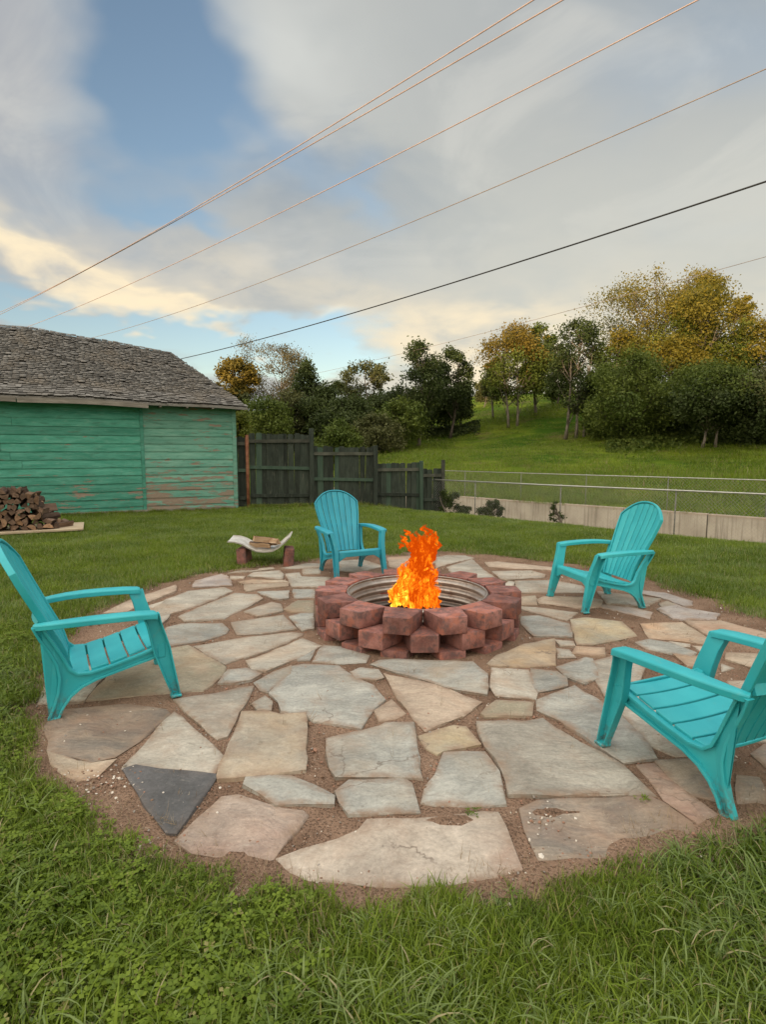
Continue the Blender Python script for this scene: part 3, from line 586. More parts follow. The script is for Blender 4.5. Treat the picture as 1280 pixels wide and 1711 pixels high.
for i in range(nx): F.append((i, i + nn_, i + 1 + nn_, i + 1))
for j in range(nv_): a = j * (nx + 1); b = a + nx + 1; F.append((a, b, b + nn_, a + nn_)); a += nx; b += nx; F.append((a, a + nn_, b + nn_, b))
rid = [nv_ * (nx + 1) + i for i in range(nx + 1)]
k0 = len(V); V += [(x_, -DP - .38, eave(x_)) for x_ in (-.3, 9.3)]
F += [tuple([k0 + 1] + [k0] + rid), (0, k0, rid[0])]
mb.add(V, F); roof = mb.build('roof', M_SHINGLE, shed)
cx = np.array([[-.5, 0, 0], [.5, 0, 0], [.5, 1, 0], [-.5, 1, 0]])
def shingle_box(x, v, w, L, th, rot, lift):
    p = roofp(x, v, 0); q = roofp(x, min(v + .04, 1), 0); up = (q - p).normalized(); sx = Vector((1, 0, roofp(x + .2, v).z - p.z if x > 0 else 0)).normalized(); sx = (Vector((1, 0, (roofp(x + .1, v).z - p.z) / .1))).normalized()
    nn = sx.cross(up).normalized(); nn = nn if nn.z > 0 else -nn
    a = sx * math.cos(rot) + up * math.sin(rot); b = up * math.cos(rot) - sx * math.sin(rot)
    bb = (b * 1 - nn * (.022 / L) * 1).normalized()
    P = []
    for zz in (0, th):
        for (ax, ay) in ((-.5, 0), (.5, 0), (.5, 1), (-.5, 1)): P.append(p + a * ax * w + bb * ay * L + nn * (lift + zz + .012))
    return P
BF = [(3, 2, 1, 0), (4, 5, 6, 7), (0, 1, 5, 4), (1, 2, 6, 5), (2, 3, 7, 6), (3, 0, 4, 7)]
crs = 36; cand = []
for r_ in range(crs):
    v = r_ / crs; x = -.32 + v * 1.36 + rg.uniform(0, .06)
    while x < 9.25:
        w = rg.uniform(.07, .16)
        if rg.random() > .02: cand.append((x + w / 2, v + rg.uniform(-.006, .006), w - .006, .175 + rg.uniform(-.025, .01), rg.uniform(.005, .010), rg.gauss(0, .03), rg.uniform(0, .010) + (.02 if rg.random() < .04 else 0)))
        x += w
cand.sort(key=lambda c: (c[1] > .28) + (c[0] > 6.0) * 2)
vs = []; fs = []; tt = []
for k, c in enumerate(cand):
    P = shingle_box(*c)
    if k < 299: link('shingle', mesh('shingle', P, BF, M_SHINGLE), roof)
    else:
        o_ = len(vs); vs += P; fs += [tuple(i + o_ for i in q) for q in BF]; tt += [rg.random()] * 8
tag(link('shingles', npmesh('shingles', np.array([tuple(p) for p in vs]), np.array(fs), M_SHINGLE, {'tint': tt}), roof), kind='stuff')
# eave fascia boards, partly missing
for (xa, xb, dz) in ((2.02, 4.6, 0), (4.62, 9.3, .01)):
    mb = MB(); n = 8; fr = []
    for i in range(n + 1):
        x = xa + (xb - xa) * i / n; fr.append((Vector((x, .385, eave(x) - .10 + dz)), Vector((0, 1, 0)), Vector((0, 0, 1))))
    mb.sweep(fr, [(-.012, -.055), (.012, -.055), (.012, .045), (-.012, .045)]); mb.build('fascia_board', M_OLDW, shed)
for x in (.55, 1.15, 1.75):
    mb = MB(); mb.box((x, .19, 2.56), (.05, .36, .09)); mb.build('rafter_end', M_OLDW, shed)

# ============================================================ dark wooden fence, stepping down
def stain_fn(t, bs, out):
    co = ocoord(t); c = t.mix(t.ramp(t.noise(t.vscale(co, (3, 3, .6)), 3, 5, .65), .3, .7), (.020, .028, .023), (.044, .058, .047))
    r = t.n('ShaderNodeObjectInfo').outputs['Random']; v = t.m('MULTIPLY_ADD', r, .8, .6); c = t.mul(c, t.cmb(v, v, v))
    c = t.mix(t.m('MULTIPLY', t.ramp(t.noise(t.vscale(co, (8, 8, 1)), 3, 5, .7), .56, .72), .6), c, (.12, .125, .10))
    c = t.mix(t.m('MULTIPLY', t.m('GREATER_THAN', r, .80), .35), c, (.06, .13, .09))
    t.link(c, bs.inputs['Base Color']); bs.inputs['Roughness'].default_value = .85; bump(t, bs, t.noise(t.vscale(co, (20, 20, 1)), 4, 4), .4, .01)
M_STAIN = mat('dark_green_stained_wood', stain_fn)
M_RAIL = simple('faded_fence_rail', (.045, .050, .040), (.085, .09, .075), 5, .85, .3, rnd=.25)
M_RUST = simple('rusty_steel_pipe', (.14, .05, .025), (.22, .10, .055), 10, .7, .3)
fence = empty('wooden_fence', (-3.5, 14.7, 0), 0, 'dark stained wooden board fence stepping downhill from the green shed', 'fence')
def fpt(u, Y): return Vector(((u - 640) / 940 * (Y * math.cos(R(6.12)) + (1.474 - 1) * 0) , Y))
secs = [(390, 14.62, 415, 14.70, 1.86, .05), (417, 14.70, 518, 15.08, 1.93, .10), (522, 15.10, 626, 15.50, 1.60, -.22), (628, 15.51, 704, 15.82, 1.16, -.66), (706, 15.83, 739, 15.98, .99, -.82)]
rg = random.Random(11)
def local(p, z): return Vector((p.x + 3.5, p.y - 14.7, z))
for (u0, Y0, u1, Y1, zt, zb) in secs:
    A = fpt(u0, Y0); B = fpt(u1, Y1); L = (B - A).length; d = (B - A) / L; ang = math.atan2(d.y, d.x); n = max(2, round(L / .142))
    for i in range(n):
        w = L / n + .006; c = A + d * (L * (i + .5) / n) + Vector((d.y, -d.x)) * (.007 if i % 2 else -.007); h = zt - zb + rg.uniform(-.02, .03)
        m_ = MB(); hw = w / 2; ck = .025
        prof = [(-hw, 0), (hw, 0), (hw, h - ck), (hw - ck, h), (-hw + ck, h), (-hw, h - ck)]
        V = [(a, -.009, b) for a, b in prof] + [(a, .009, b) for a, b in prof]
        F = [(0, 1, 2, 3, 4, 5), (11, 10, 9, 8, 7, 6)] + [(k, k + 6, (k + 1) % 6 + 6, (k + 1) % 6) for k in range(6)]
        o = link('picket', mesh('picket', V, F, M_STAIN), fence, local(c, zb), (rg.gauss(0, .006), rg.gauss(0, .012), ang))
    for fz in (.90, .52, .12):
        m_ = MB(); m_.box((0, 0, 0), (L + .02, .04, .085)); c = (A + B) / 2
        o = m_.build('rail', M_RAIL if fz > .8 else M_STAIN, fence, loc=local(c + Vector((d.y, -d.x)) * .034, zb + (zt - zb) * fz), rot=(0, rg.gauss(0, .01) + (.02 if fz < .8 else 0), ang))
for (u, Y, zt, w) in ((519.5, 15.02, 2.08, .11), (627, 15.42, 1.64, .10), (704.5, 15.74, 1.22, .09), (741, 15.92, 1.24, .085)):
    m_ = MB(); m_.box((0, 0, (zt + 1.2) / 2 - 1.2), (w, w, zt + 1.2)); p = fpt(u, Y); o = m_.build('post', M_STAIN if u < 730 else M_RAIL, fence, loc=local(p, 0), rot=(0, rg.gauss(0, .008), .35)); bevel(o, .006, 1)
m_ = MB(); m_.tube([(0, 0, -.4), (0.0, 0, 1.9)], .045, 8); p = fpt(413, 14.6); o = m_.build('post', M_RUST, fence, smooth=True, loc=local(p, 0)); o['label'] = 'rust red pipe post'

# ============================================================ concrete channel wall and chain link fences
def conc_fn(t, bs, out):
    co = ocoord(t); z = t.xyz(t.n('ShaderNodeTexCoord').outputs['Object'])[2]
    c = t.mix(t.ramp(t.noise(co, 1.5, 6, .6), .3, .7), (.34, .31, .26), (.46, .43, .37))
    st = t.ramp(t.noise(t.vscale(co, (9, 9, .35)), 1.4, 4, .65), .48, .66); c = t.mix(t.m('MULTIPLY', st, .55), c, (.17, .15, .125))
    c = t.mix(t.m('MULTIPLY', t.ramp(z, -.08, .02), .5), c, (.30, .22, .16))
    t.link(c, bs.inputs['Base Color']); bs.inputs['Roughness'].default_value = .9; bump(t, bs, t.noise(co, 20, 5, .7), .35, .01)
M_CONC = mat('stained_concrete', conc_fn)
def st(s, t_, z=0): return Vector(((s + t_) * SQ, (s - t_) * SQ, z))
RZ = math.atan2(-SQ, SQ)
wall = empty('concrete_wall', st(18.45, -5), RZ, 'low weather streaked concrete channel wall below the grassy hill', 'wall')
t_ = -22.0; rg = random.Random(3)
while t_ < 12:
    L = 2.42; m_ = MB(); m_.box((0, 0, -.5), (L, .24, 1.06)); o = m_.build('concrete_panel', M_CONC, wall, loc=(t_ + L / 2 + 5, rg.uniform(-.012, .012), -.37 + rg.uniform(-.01, .01))); bevel(o, .015, 1); t_ += L + .03
m_ = MB(); m_.box((-.0, 0, 0), (34, 4.7, .1)); tag(m_.build('channel_floor', M_CONC, loc=tuple(st(16, -5, -1.33)), rot=(0, 0, RZ)), kind='structure')
M_GALV = simple('galvanized_steel', (.36, .36, .34), (.46, .46, .43), 12, .45, .1, metal=.6, spec=.5)
M_WIRE = simple('chain_link_wire', (.26, .26, .25), (.34, .34, .32), 12, .5, 0, metal=.4)
M_POST = simple('dull_steel_post', (.17, .17, .155), (.26, .26, .24), 12, .6, .1, metal=.3)
def chain_fence(s, t0, t1, zb, zr, posts, lab, wr, sp, thick):
    e = empty('chain_link_fence', st(s, t0), RZ, lab, 'fence'); L = t1 - t0; h = zr - zb
    m_ = MB(); m_.tube([(0, 0, zr), (L * .3, 0, zr - .006), (L * .62, 0, zr + .008), (L, 0, zr - .004)], thick, 8); m_.build('top_rail', M_GALV, e, smooth=True)
    for p in posts: m_ = MB(); m_.tube([(p - t0, .03, zb - .3), (p - t0, .03, zr + .03)], .015, 8); m_.build('post', M_POST, e, smooth=True)
    V = []; F = []
    for sgn in (1, -1):                              # woven wires: two families of thin square wires, zigzagging through each other
        x = -h
        while x < L + h:
            xa, za, xb, zb_ = (x, zb, x + h, zr) if sgn > 0 else (x, zr, x + h, zb)
            if xa < 0: za += (0 - xa) * (zb_ - za) / (xb - xa); xa = 0
            if xb > L: zb_ = za + (L - xa) * (zb_ - za) / (xb - xa); xb = L
            if xb > xa + .01:
                o_ = len(V)
                for (xx, zz) in ((xa, za), (xb, zb_)):
                    for (a, b) in ((-wr, 0), (0, -wr * 1.4), (wr, 0), (0, wr * 1.4)): V.append((xx, a + sgn * wr, zz + b))
                F += [(o_ + k, o_ + (k + 1) % 4, o_ + 4 + (k + 1) % 4, o_ + 4 + k) for k in range(4)]
            x += sp
    tag(link('wire_mesh', npmesh('wire_mesh', V, F, M_WIRE), e), kind='stuff'); return e
chain_fence(12.3, -10.35, 2.4, -.42, .685, [-8.85, -6.40, -3.87, -1.4, 1.05], 'nearer chain link fence with a bright top rail at the lawn edge', .0014, .075, .018)
chain_fence(18.62, -15.2, 6.0, -.42, .68, [-13.9, -11.3, -8.75, -6.1, -3.5, -.9, 1.7, 4.3], 'farther chain link fence standing on top of the concrete wall', .0018, .10, .015)

# ============================================================ trees
def leaf_mat(name, dark, light, glow=None, transl=.3):
    def fn(t, bs, out):
        a = attr(t, 'tint'); h = attr(t, 'h')
        c = t.mix(a, dark, light)
        if glow: c = t.mix(t.ramp(h, .35, .62), c, glow)
        t.link(c, bs.inputs['Base Color']); bs.inputs['Roughness'].default_value = .6; bs.inputs['Specular IOR Level'].default_value = .2
        tl = t.n('ShaderNodeBsdfTranslucent'); t.link(c, tl.inputs[0]); mx = t.n('ShaderNodeMixShader'); mx.inputs[0].default_value = transl
        t.link(bs.outputs[0], mx.inputs[1]); t.link(tl.outputs[0], mx.inputs[2]); t.link(mx.outputs[0], out.inputs[0])
    return mat(name, fn)
LM = {
 'green': leaf_mat('leaf_green', (.048, .082, .014), (.155, .195, .038)),
 'dark': leaf_mat('leaf_dark_green', (.028, .046, .014), (.085, .115, .034)),
 'olive': leaf_mat('leaf_olive', (.055, .070, .022), (.150, .155, .060)),
 'gold': leaf_mat('leaf_golden', (.085, .095, .015), (.26, .20, .025)),
 'orange': leaf_mat('leaf_orange', (.090, .088, .016), (.27, .19, .035)),
 'brown': leaf_mat('leaf_brown_pink', (.085, .080, .040), (.21, .175, .085)),
 'lime': leaf_mat('leaf_yellow_green', (.075, .105, .016), (.20, .21, .030)),
}
M_BARK = simple('grey_tree_bark', (.12, .10, .085), (.25, .22, .185), 8, .9, .5, 30, stretch=(2, 2, .5))
M_BARKD = simple('dark_tree_bark', (.05, .04, .032), (.10, .085, .07), 8, .9, .5, 30, stretch=(2, 2, .5))
def tree(label, X, Y, top, wid, crown0, leaf, n_leaf=5000, blobs=26, ls=.16, trunks=1, bark=None, leaf2=None, f2=.0, sparse=1.0, shape='round', group=None, name='deciduous_tree', cat='tree', lean=0, seed=None):
    """top and crown0 are world heights; leaf/leaf2 the leaf kinds (leaf2 for the upper/left blobs)"""
    sd_ = seed if seed is not None else int(abs(X * 131 + Y * 17 + wid * 7)) ; rg = random.Random(sd_); rn = np.random.default_rng(sd_)
    zb = tz(X, Y) - .05; e = empty(name, (X, Y, zb), 0, label, cat, group)
    H = top - zb; c0 = crown0 - zb; cw = wid / 2 * 1.22; ch = (H - c0)
    tops = []
    mb = MB()
    for k in range(trunks):
        ox = (k - (trunks - 1) / 2) * .7 + rg.uniform(-.1, .1); tl = rg.uniform(-.25, .25) + lean
        pts = [Vector((ox + tl * u * H * .5 + .08 * math.sin(u * 5 + k), rg.uniform(-.05, .05), u * H * .82)) for u in (0, .12, .25, .4, .6, .8, 1)]
        r0 = .011 * H * (1.0 if trunks == 1 else .75) + .04
        mb.tube(pts, [r0 * q for q in (1.35, 1.0, .85, .7, .45, .25, .08)], 7); tops.append(pts)
    B = []
    for k in range(blobs):
        u = (k + rg.random()) / blobs
        if shape == 'round': prof = math.sqrt(max(0, 1 - (2 * u - 1) ** 2)) * (.95 if u < .6 else .9)
        elif shape == 'vase': prof = .35 + .65 * math.sin(math.pi * min(1, u * .62 + .1))
        elif shape == 'cone': prof = (1 - u) ** .8 + .04
        else: prof = 1 - .35 * u
        a = rg.uniform(0, 2 * math.pi); rr = cw * prof * math.sqrt(rg.uniform(.15, 1)) * .86
        br = cw * rg.uniform(.26, .46) * (.8 if shape != 'cone' else .55 + .5 * (1 - u))
        z = c0 + br * .5 + (ch - br * 1.1) * u
        c = Vector((rr * math.cos(a), rr * math.sin(a) * .9, z)); B.append((c, br, u))
        P = rg.choice(tops); zt_ = max(.15 * H, c.z - rg.uniform(.15, .35) * ch - .2 * rr); q = min(range(len(P)), key=lambda i: abs(P[i].z - zt_)); s0 = P[q]
        mid = s0.lerp(c, .5) + Vector((rg.uniform(-.1, .1), rg.uniform(-.1, .1), -.05 * rr)); rr0 = .0045 * H + .010
        mb.tube([s0, mid, c], [rr0, rr0 * .6, rr0 * .2], 4)
        for j in range(4):
            tip = c + Vector((rg.gauss(0, 1), rg.gauss(0, 1), rg.gauss(.3, .8))).normalized() * br * .9; mb.tube([mid.lerp(c, .6), tip], [rr0 * .35, rr0 * .08], 3, cap=False)
    mb.build('trunk', bark or M_BARK, e, smooth=True)
    def leaves(BB, n, m_, nm):
        if not BB: return
        wts = np.array([b[1] ** 2.0 for b in BB]); wts /= wts.sum(); ch_ = rn.choice(len(BB), n, p=wts)
        C = np.array([tuple(BB[i][0]) for i in range(len(BB))])[ch_]; Rr = np.array([b[1] for b in BB])[ch_]
        # sub clumps inside every blob so that gaps stay open
        nk = 9; sub = rn.normal(size=(len(BB), nk, 3)); sub /= np.linalg.norm(sub, axis=2, keepdims=True); sub *= (rn.random((len(BB), nk, 1)) ** .4)
        sc = sub[ch_, rn.integers(0, nk, n)]
        g = rn.normal(size=(n, 3)) * .34 / sparse ** .0
        P = C + (sc * .85 + g) * Rr[:, None] * np.array([1, 1, .8])
        blobt = rn.random(len(BB))[ch_]
        nrm = rn.normal(size=(n, 3)) + (P - C) / Rr[:, None] * .6 + np.array([0, 0, .5]); nrm /= np.linalg.norm(nrm, axis=1, keepdims=True)
        a = np.cross(nrm, rn.normal(size=(n, 3))); a /= np.linalg.norm(a, axis=1, keepdims=True); b = np.cross(nrm, a)
        s_ = (ls * (.6 + .8 * rn.random(n)))[:, None]
        V = np.stack([P - a * s_ * .5, P - b * s_ * .32 + nrm * s_ * .08, P + a * s_ * .55, P + b * s_ * .32 + nrm * s_ * .08], 1).reshape(-1, 3)
        F = np.arange(n * 4).reshape(-1, 4)
        tint = np.clip(.15 + .55 * blobt + .35 * rn.random(n) - .1, 0, 1); 
        hh = np.repeat((P[:, 2] - c0) / ch, 4)
        link(nm, npmesh(nm, V, F, m_, {'tint': np.repeat(tint, 4), 'h': hh}), e)
    if leaf2:
        B2 = [b for b in B if (b[2] + rg.uniform(-.15, .15)) > 1 - f2]; B1 = [b for b in B if b not in B2]
    else: B1, B2 = B, []
    n1 = int(n_leaf * (len(B1) / len(B))); leaves(B1, n1, LM[leaf], 'crown'); leaves(B2, n_leaf - n1, LM[leaf2] if leaf2 else None, 'crown')
    return e
def at(u, Y): return (u - 640) / 940 * Y * 1.0     # world x of something seen at column u at distance Y
def zat(v, Y): 
    th = R(6.12); b = (855.5 - v) / 940; return 1.474 + Y * (-math.sin(th) + b * math.cos(th)) / (math.cos(th) + b * math.sin(th))
def T(label, u, Y, vt, wpx, vc, leaf, **k):
    k['n_leaf'] = int(k.get('n_leaf', 5000) * 2.0); k['ls'] = k.get('ls', .16) * 1.12; return tree(label, at(u, Y), Y, zat(vt, Y), wpx / 940 * Y, zat(vc, Y), leaf, **k)
LG = 'trees on the hillside'
T('golden orange tree just right of the shed roof', 398, 60, 598, 66, 690, 'olive', leaf2='orange', f2=.8, n_leaf=5000, ls=.24, group=LG)
T('tall thin brownish pink tree behind the dark fence', 462, 62, 566, 104, 690, 'brown', leaf2='brown', f2=.5, n_leaf=7500, ls=.13, shape='vase', blobs=34, group=LG)
T('dark pointed conifer behind the tallest fence panel', 513, 50, 600, 86, 745, 'dark', n_leaf=7000, blobs=60, ls=.18, shape='cone', bark=M_BARKD, name='conifer_tree', group=LG)
T('slim sparse green tree left of the hill with a bare top', 566, 58, 636, 46, 720, 'dark', n_leaf=2200, ls=.2, blobs=18, group=LG)
T('loose olive tree with gaps in its crown above the second fence panel', 618, 54, 602, 74, 720, 'olive', n_leaf=4000, ls=.19, blobs=26, shape='vase', group=LG)
T('dark bushy tree low between the olive tree and the round crowned tree', 655, 50, 650, 90, 735, 'dark', n_leaf=6500, ls=.18, blobs=34, group=LG, bark=M_BARKD)
T('round crowned dark tree with a pale single trunk on the left of the hill', 698, 46, 567, 78, 700, 'dark', n_leaf=4600, ls=.16, blobs=32, group=LG, seed=5)
T('dark tree leaning over the left end of the open slope', 752, 50, 578, 66, 690, 'dark', n_leaf=3800, ls=.17, blobs=24, group=LG, bark=M_BARKD, seed=8)
T('dark green tree behind the third fence panel', 590, 44, 660, 104, 760, 'dark', n_leaf=6500, ls=.17, blobs=34, group=LG, bark=M_BARKD)
T('mid green bushy tree over the first fence panel', 446, 46, 668, 96, 760, 'green', n_leaf=6500, ls=.17, blobs=34, group=LG)
T('yellow green shrub beside the shed corner', 400, 40, 690, 60, 750, 'lime', n_leaf=3800, ls=.15, blobs=18, group=LG)
T('bright green shrub behind the first fence post', 560, 36, 700, 76, 775, 'green', n_leaf=4200, ls=.14, blobs=20, group=LG)
T('low dark tree at the foot of the left tree line', 720, 52, 640, 100, 715, 'dark', n_leaf=5200, ls=.18, blobs=30, group=LG, bark=M_BARKD)
T('small tree alone on the skyline of the slope', 806, 66, 636, 34, 672, 'olive', n_leaf=1800, ls=.2, blobs=12, group=LG)
T('orange topped tree with two pale trunks in the middle of the hill', 855, 50, 542, 116, 668, 'green', leaf2='orange', f2=.55, n_leaf=8000, ls=.17, blobs=36, trunks=2, group=LG, seed=4)
T('half green tree right behind the orange topped tree', 893, 52, 545, 66, 660, 'green', n_leaf=4800, ls=.17, blobs=24, group=LG)
T('pointed dark green tree with pale slender trunks beside the orange topped tree', 958, 43, 528, 92, 690, 'dark', n_leaf=5400, ls=.15, blobs=36, trunks=3, group=LG, seed=12)
T('tall airy tree with a pale golden crown against the sky', 1078, 50, 452, 150, 640, 'olive', leaf2='gold', f2=.45, n_leaf=12000, ls=.14, blobs=60, shape='vase', group=LG, seed=21)
T('tallest narrow golden tipped tree behind the yellow one', 1158, 52, 452, 84, 620, 'olive', leaf2='gold', f2=.5, n_leaf=7000, ls=.14, blobs=30, group=LG, seed=6)
T('bright yellow tree on the right of the hill', 1160, 44, 474, 140, 655, 'lime', leaf2='gold', f2=.42, n_leaf=12000, ls=.16, blobs=44, group=LG, seed=14)
T('thin tree with a golden tip right of the yellow tree', 1222, 46, 492, 50, 640, 'olive', leaf2='gold', f2=.45, n_leaf=2600, ls=.16, blobs=20, group=LG, seed=3)
T('broad golden green tree at the right edge of the photo', 1282, 40, 522, 120, 690, 'green', leaf2='gold', f2=.35, n_leaf=10000, ls=.15, blobs=44, group=LG, seed=9)
T('full green tree low in front of the airy golden one', 1052, 38, 585, 150, 735, 'green', n_leaf=11000, ls=.14, blobs=50, group=LG, bark=M_BARKD, seed=15)
T('bushy dark green tree between the pale trunks and the full green tree', 1005, 41, 610, 80, 735, 'green', n_leaf=5500, ls=.15, blobs=30, group=LG, bark=M_BARKD, seed=16)
T('wide dark tree with pale twin trunks on the right of the hill', 1180, 34, 606, 140, 712, 'dark', leaf2='green', f2=.4, n_leaf=13000, ls=.13, blobs=60, trunks=2, group=LG, seed=17)
T('dark leafy tree filling the lower right of the tree line', 1262, 33, 618, 120, 745, 'dark', leaf2='olive', f2=.35, n_leaf=11000, ls=.13, blobs=50, group=LG, bark=M_BARKD, seed=18)
T('dark undergrowth tree between the full green and the wide dark tree', 1118, 39, 640, 110, 745, 'dark', n_leaf=8000, ls=.15, blobs=40, group=LG, bark=M_BARKD, seed=19)
T('dark green tree just beyond the right edge of the photo', 1370, 36, 560, 150, 740, 'dark', n_leaf=6000, ls=.17, blobs=36, group=LG, bark=M_BARKD, seed=20)
T('middling olive tree between the brownish tree and the conifer', 488, 48, 652, 70, 750, 'olive', n_leaf=4200, ls=.17, blobs=26, group=LG)
T('dark tree right behind the second fence panel post', 545, 47, 640, 70, 745, 'dark', n_leaf=4200, ls=.17, blobs=26, group=LG, bark=M_BARKD)
T('mid green tree low under the round crowned tree', 668, 44, 668, 90, 738, 'green', n_leaf=4600, ls=.16, blobs=28, group=LG, bark=M_BARKD)
T('low olive tree above the third fence panel', 630, 41, 690, 80, 758, 'olive', n_leaf=4200, ls=.15, blobs=26, group=LG)
T('dark low tree at the right end of the left tree line', 765, 54, 645, 60, 700, 'dark', n_leaf=3600, ls=.18, blobs=22, group=LG, bark=M_BARKD)
T('green tree filling the gap behind the pale slender trunks', 925, 56, 590, 70, 668, 'green', n_leaf=4600, ls=.18, blobs=26, group=LG)
T('small golden green tree left of the orange topped tree', 822, 56, 598, 44, 668, 'olive', leaf2='orange', f2=.5, n_leaf=2600, ls=.18, blobs=18, group=LG)
T('green tree with golden tips under the airy golden tree', 1030, 44, 545, 96, 690, 'green', leaf2='gold', f2=.3, n_leaf=6500, ls=.16, blobs=34, group=LG)
T('green tree between the airy golden tree and the yellow one', 1108, 42, 560, 110, 700, 'green', leaf2='gold', f2=.35, n_leaf=7500, ls=.16, blobs=36, group=LG)
def shrub(label, X, Y, h, w, leaf, n, ls, seed, grp=None, zb=None, name='shrub', cat='shrub'):
    zz = tz(X, Y) if zb is None else zb
    e = tree(label, X, Y, zz + h, w, zz + .02, leaf, n_leaf=n, blobs=14, ls=ls, group=grp, name=name, cat=cat, seed=seed, shape='dome'); e.location.z = zz - .02; return e
shrub('dark leafy vine bush swallowing the end of the wooden fence', 1.86, 15.6, 1.20, .66, 'dark', 3600, .05, 31, zb=-.62)
shrub('small green bush growing in front of the concrete wall', 2.98, 15.4, .66, .62, 'dark', 3600, .05, 32, zb=-.55)
shrub('vine tuft climbing the second chain link post', 4.12, 13.2, .75, .34, 'dark', 420, .05, 33, zb=-.42)
shrub('low weeds at the foot of the concrete wall by the fence end', 2.25, 15.5, .30, .4, 'dark', 1500, .04, 34, zb=-.42)
M_UND = None
und = np.random.default_rng(77)
for k, (u0, u1, Y, vt, lab) in enumerate([(1010, 1300, 37, 726, 'pale weedy brush along the foot of the right tree line'), (620, 800, 53, 700, 'dark brush under the left tree line')]):
    N = 9000; u = und.uniform(u0, u1, N); YY = Y + und.normal(0, 1.2, N); X = (u - 640) / 940 * YY; zt = terrain(X, YY, False); hmax = .5 * (.3 + vnoise(X, YY, .8, 30 + k)); P = np.stack([X, YY, zt + und.random(N) * hmax], 1)
    a = und.normal(size=(N, 3)); a /= np.linalg.norm(a, axis=1, keepdims=True); b = np.cross(a, und.normal(size=(N, 3))); b /= np.linalg.norm(b, axis=1, keepdims=True); s_ = und.uniform(.07, .16, (N, 1))
    V = np.stack([P - a * s_, P - b * s_ * .6, P + a * s_, P + b * s_ * .6], 1).reshape(-1, 3)
    tag(link('brush', npmesh('brush', V, np.arange(N * 4).reshape(-1, 4), LM['green' if k == 0 else 'dark'], {'tint': np.repeat(und.random(N) * .8, 4), 'h': np.zeros(N * 4)})), lab, 'brush', kind='stuff')

# ============================================================ overhead wires
M_CU = simple('weathered_copper_wire', (.32, .25, .25), (.40, .32, .32), 3, .5)
M_BLKW = simple('black_cable', (.05, .047, .048), (.07, .066, .066), 3, .6)
M_GRYW = simple('grey_wire', (.20, .17, .16), (.26, .22, .21), 3, .55)
def ray(u, v):
    th = R(6.12); a = (u - 640) / 940; b = (855.5 - v) / 940; return Vector((a, math.cos(th) + b * math.sin(th), -math.sin(th) + b * math.cos(th)))
def wire(label, px, z0, z1, r, m_, ext0=.35, ext1=.3):
    """a hanging wire in one vertical plane through its two ends (world heights z0, z1)"""
    C = Vector((0, 0, 1.474)); d0, d1 = ray(*px[0]), ray(*px[-1])
    A = C + d0 * ((z0 - C.z) / d0.z); B = C + d1 * ((z1 - C.z) / d1.z); h = Vector((B.x - A.x, B.y - A.y)); L = h.length; n = Vector((-h.y, h.x)) / L
    ts, zs = [0], [z0]
    for p in px[1:-1]:
        d = ray(*p); k = (n.x * A.x + n.y * A.y) / (n.x * d.x + n.y * d.y); P = C + d * k; ts.append(((P.x - A.x) * h.x + (P.y - A.y) * h.y) / L / L); zs.append(P.z)
    ts.append(1); zs.append(z1); cf = np.polyfit(ts, zs, 2 if len(ts) > 2 else 1); pts = []
    for i in range(41):
        q = -ext0 + (1 + ext0 + ext1) * i / 40; pts.append(Vector((A.x + h.x * q, A.y + h.y * q, float(np.polyval(cf, q)))))
    mid = sum(pts, Vector((0, 0, 0))) / len(pts); mb = MB(); mb.tube([p - mid for p in pts], r, 6)
    o = mb.build('overhead_wire', m_, smooth=True, loc=mid); return tag(o, label, 'wire', 'overhead wires crossing the sky')
wire('upper of the two copper coloured wires running close together across the sky', [(0, 522), (235, 402), (465, 262), (640, 157), (897, 0)], 12.6, 12.6, .020, M_CU)
wire('lower of the two copper coloured wires running close together across the sky', [(0, 526), (250, 394), (480, 262), (640, 179), (938, 0)], 12.4, 12.4, .020, M_CU)
wire('single copper coloured wire below the close pair, reaching the top edge of the photo', [(50, 545), (310, 432), (480, 350), (640, 272), (860, 160), (1165, 0)], 12.0, 12.0, .019, M_CU)
wire('thin pinkish grey wire next above the thick black cable', [(165, 562), (480, 455), (640, 391), (980, 250), (1280, 114)], 11.2, 11.2, .016, M_GRYW)
wire('thick black cable, darkest line across the sky', [(308, 599), (480, 553), (640, 510), (980, 405), (1280, 301)], 6.4, 6.4, .018, M_BLKW, .15)
wire('lowest thin wire passing behind the tree tops', [(540, 622), (640, 598), (835, 548), (1000, 512), (1165, 459), (1280, 428)], 9.5, 9.5, .012, M_GRYW, .1)

# ============================================================ fire pit
def brick_fn(t, bs, out):
    co = ocoord(t); r = t.n('ShaderNodeObjectInfo').outputs['Random']
    c = t.mix(t.ramp(t.noise(co, 9, 5, .65), .3, .7), (.15, .066, .058), (.32, .155, .135))
    c = t.mix(t.m('MULTIPLY', t.ramp(t.noise(co, 15, 4, .7), .48, .62), .75), c, (.10, .070, .070))
    c = t.mix(t.m('MULTIPLY', t.ramp(t.noise(t.vm('ADD', co, (4, 4, 4)), 8, 4, .7), .52, .62), .6), c, (.36, .13, .085))
    v = t.m('MULTIPLY_ADD', r, .45, .8); c = t.mul(c, t.cmb(v, v, v)); s_ = t.noise(co, 120, 3, .7); c = t.mul(c, t.cmb(*[t.m('MULTIPLY_ADD', s_, .7, .65)] * 3))
    t.link(c, bs.inputs['Base Color']); bs.inputs['Roughness'].default_value = .88; bump(t, bs, t.m('ADD', t.noise(co, 95, 4, .8), t.m('MULTIPLY', t.noise(co, 30, 4), .5)), .8, .005)
M_BRICK = mat('red_concrete_block', brick_fn)
PX, PY, PR = .292, 4.756, .873
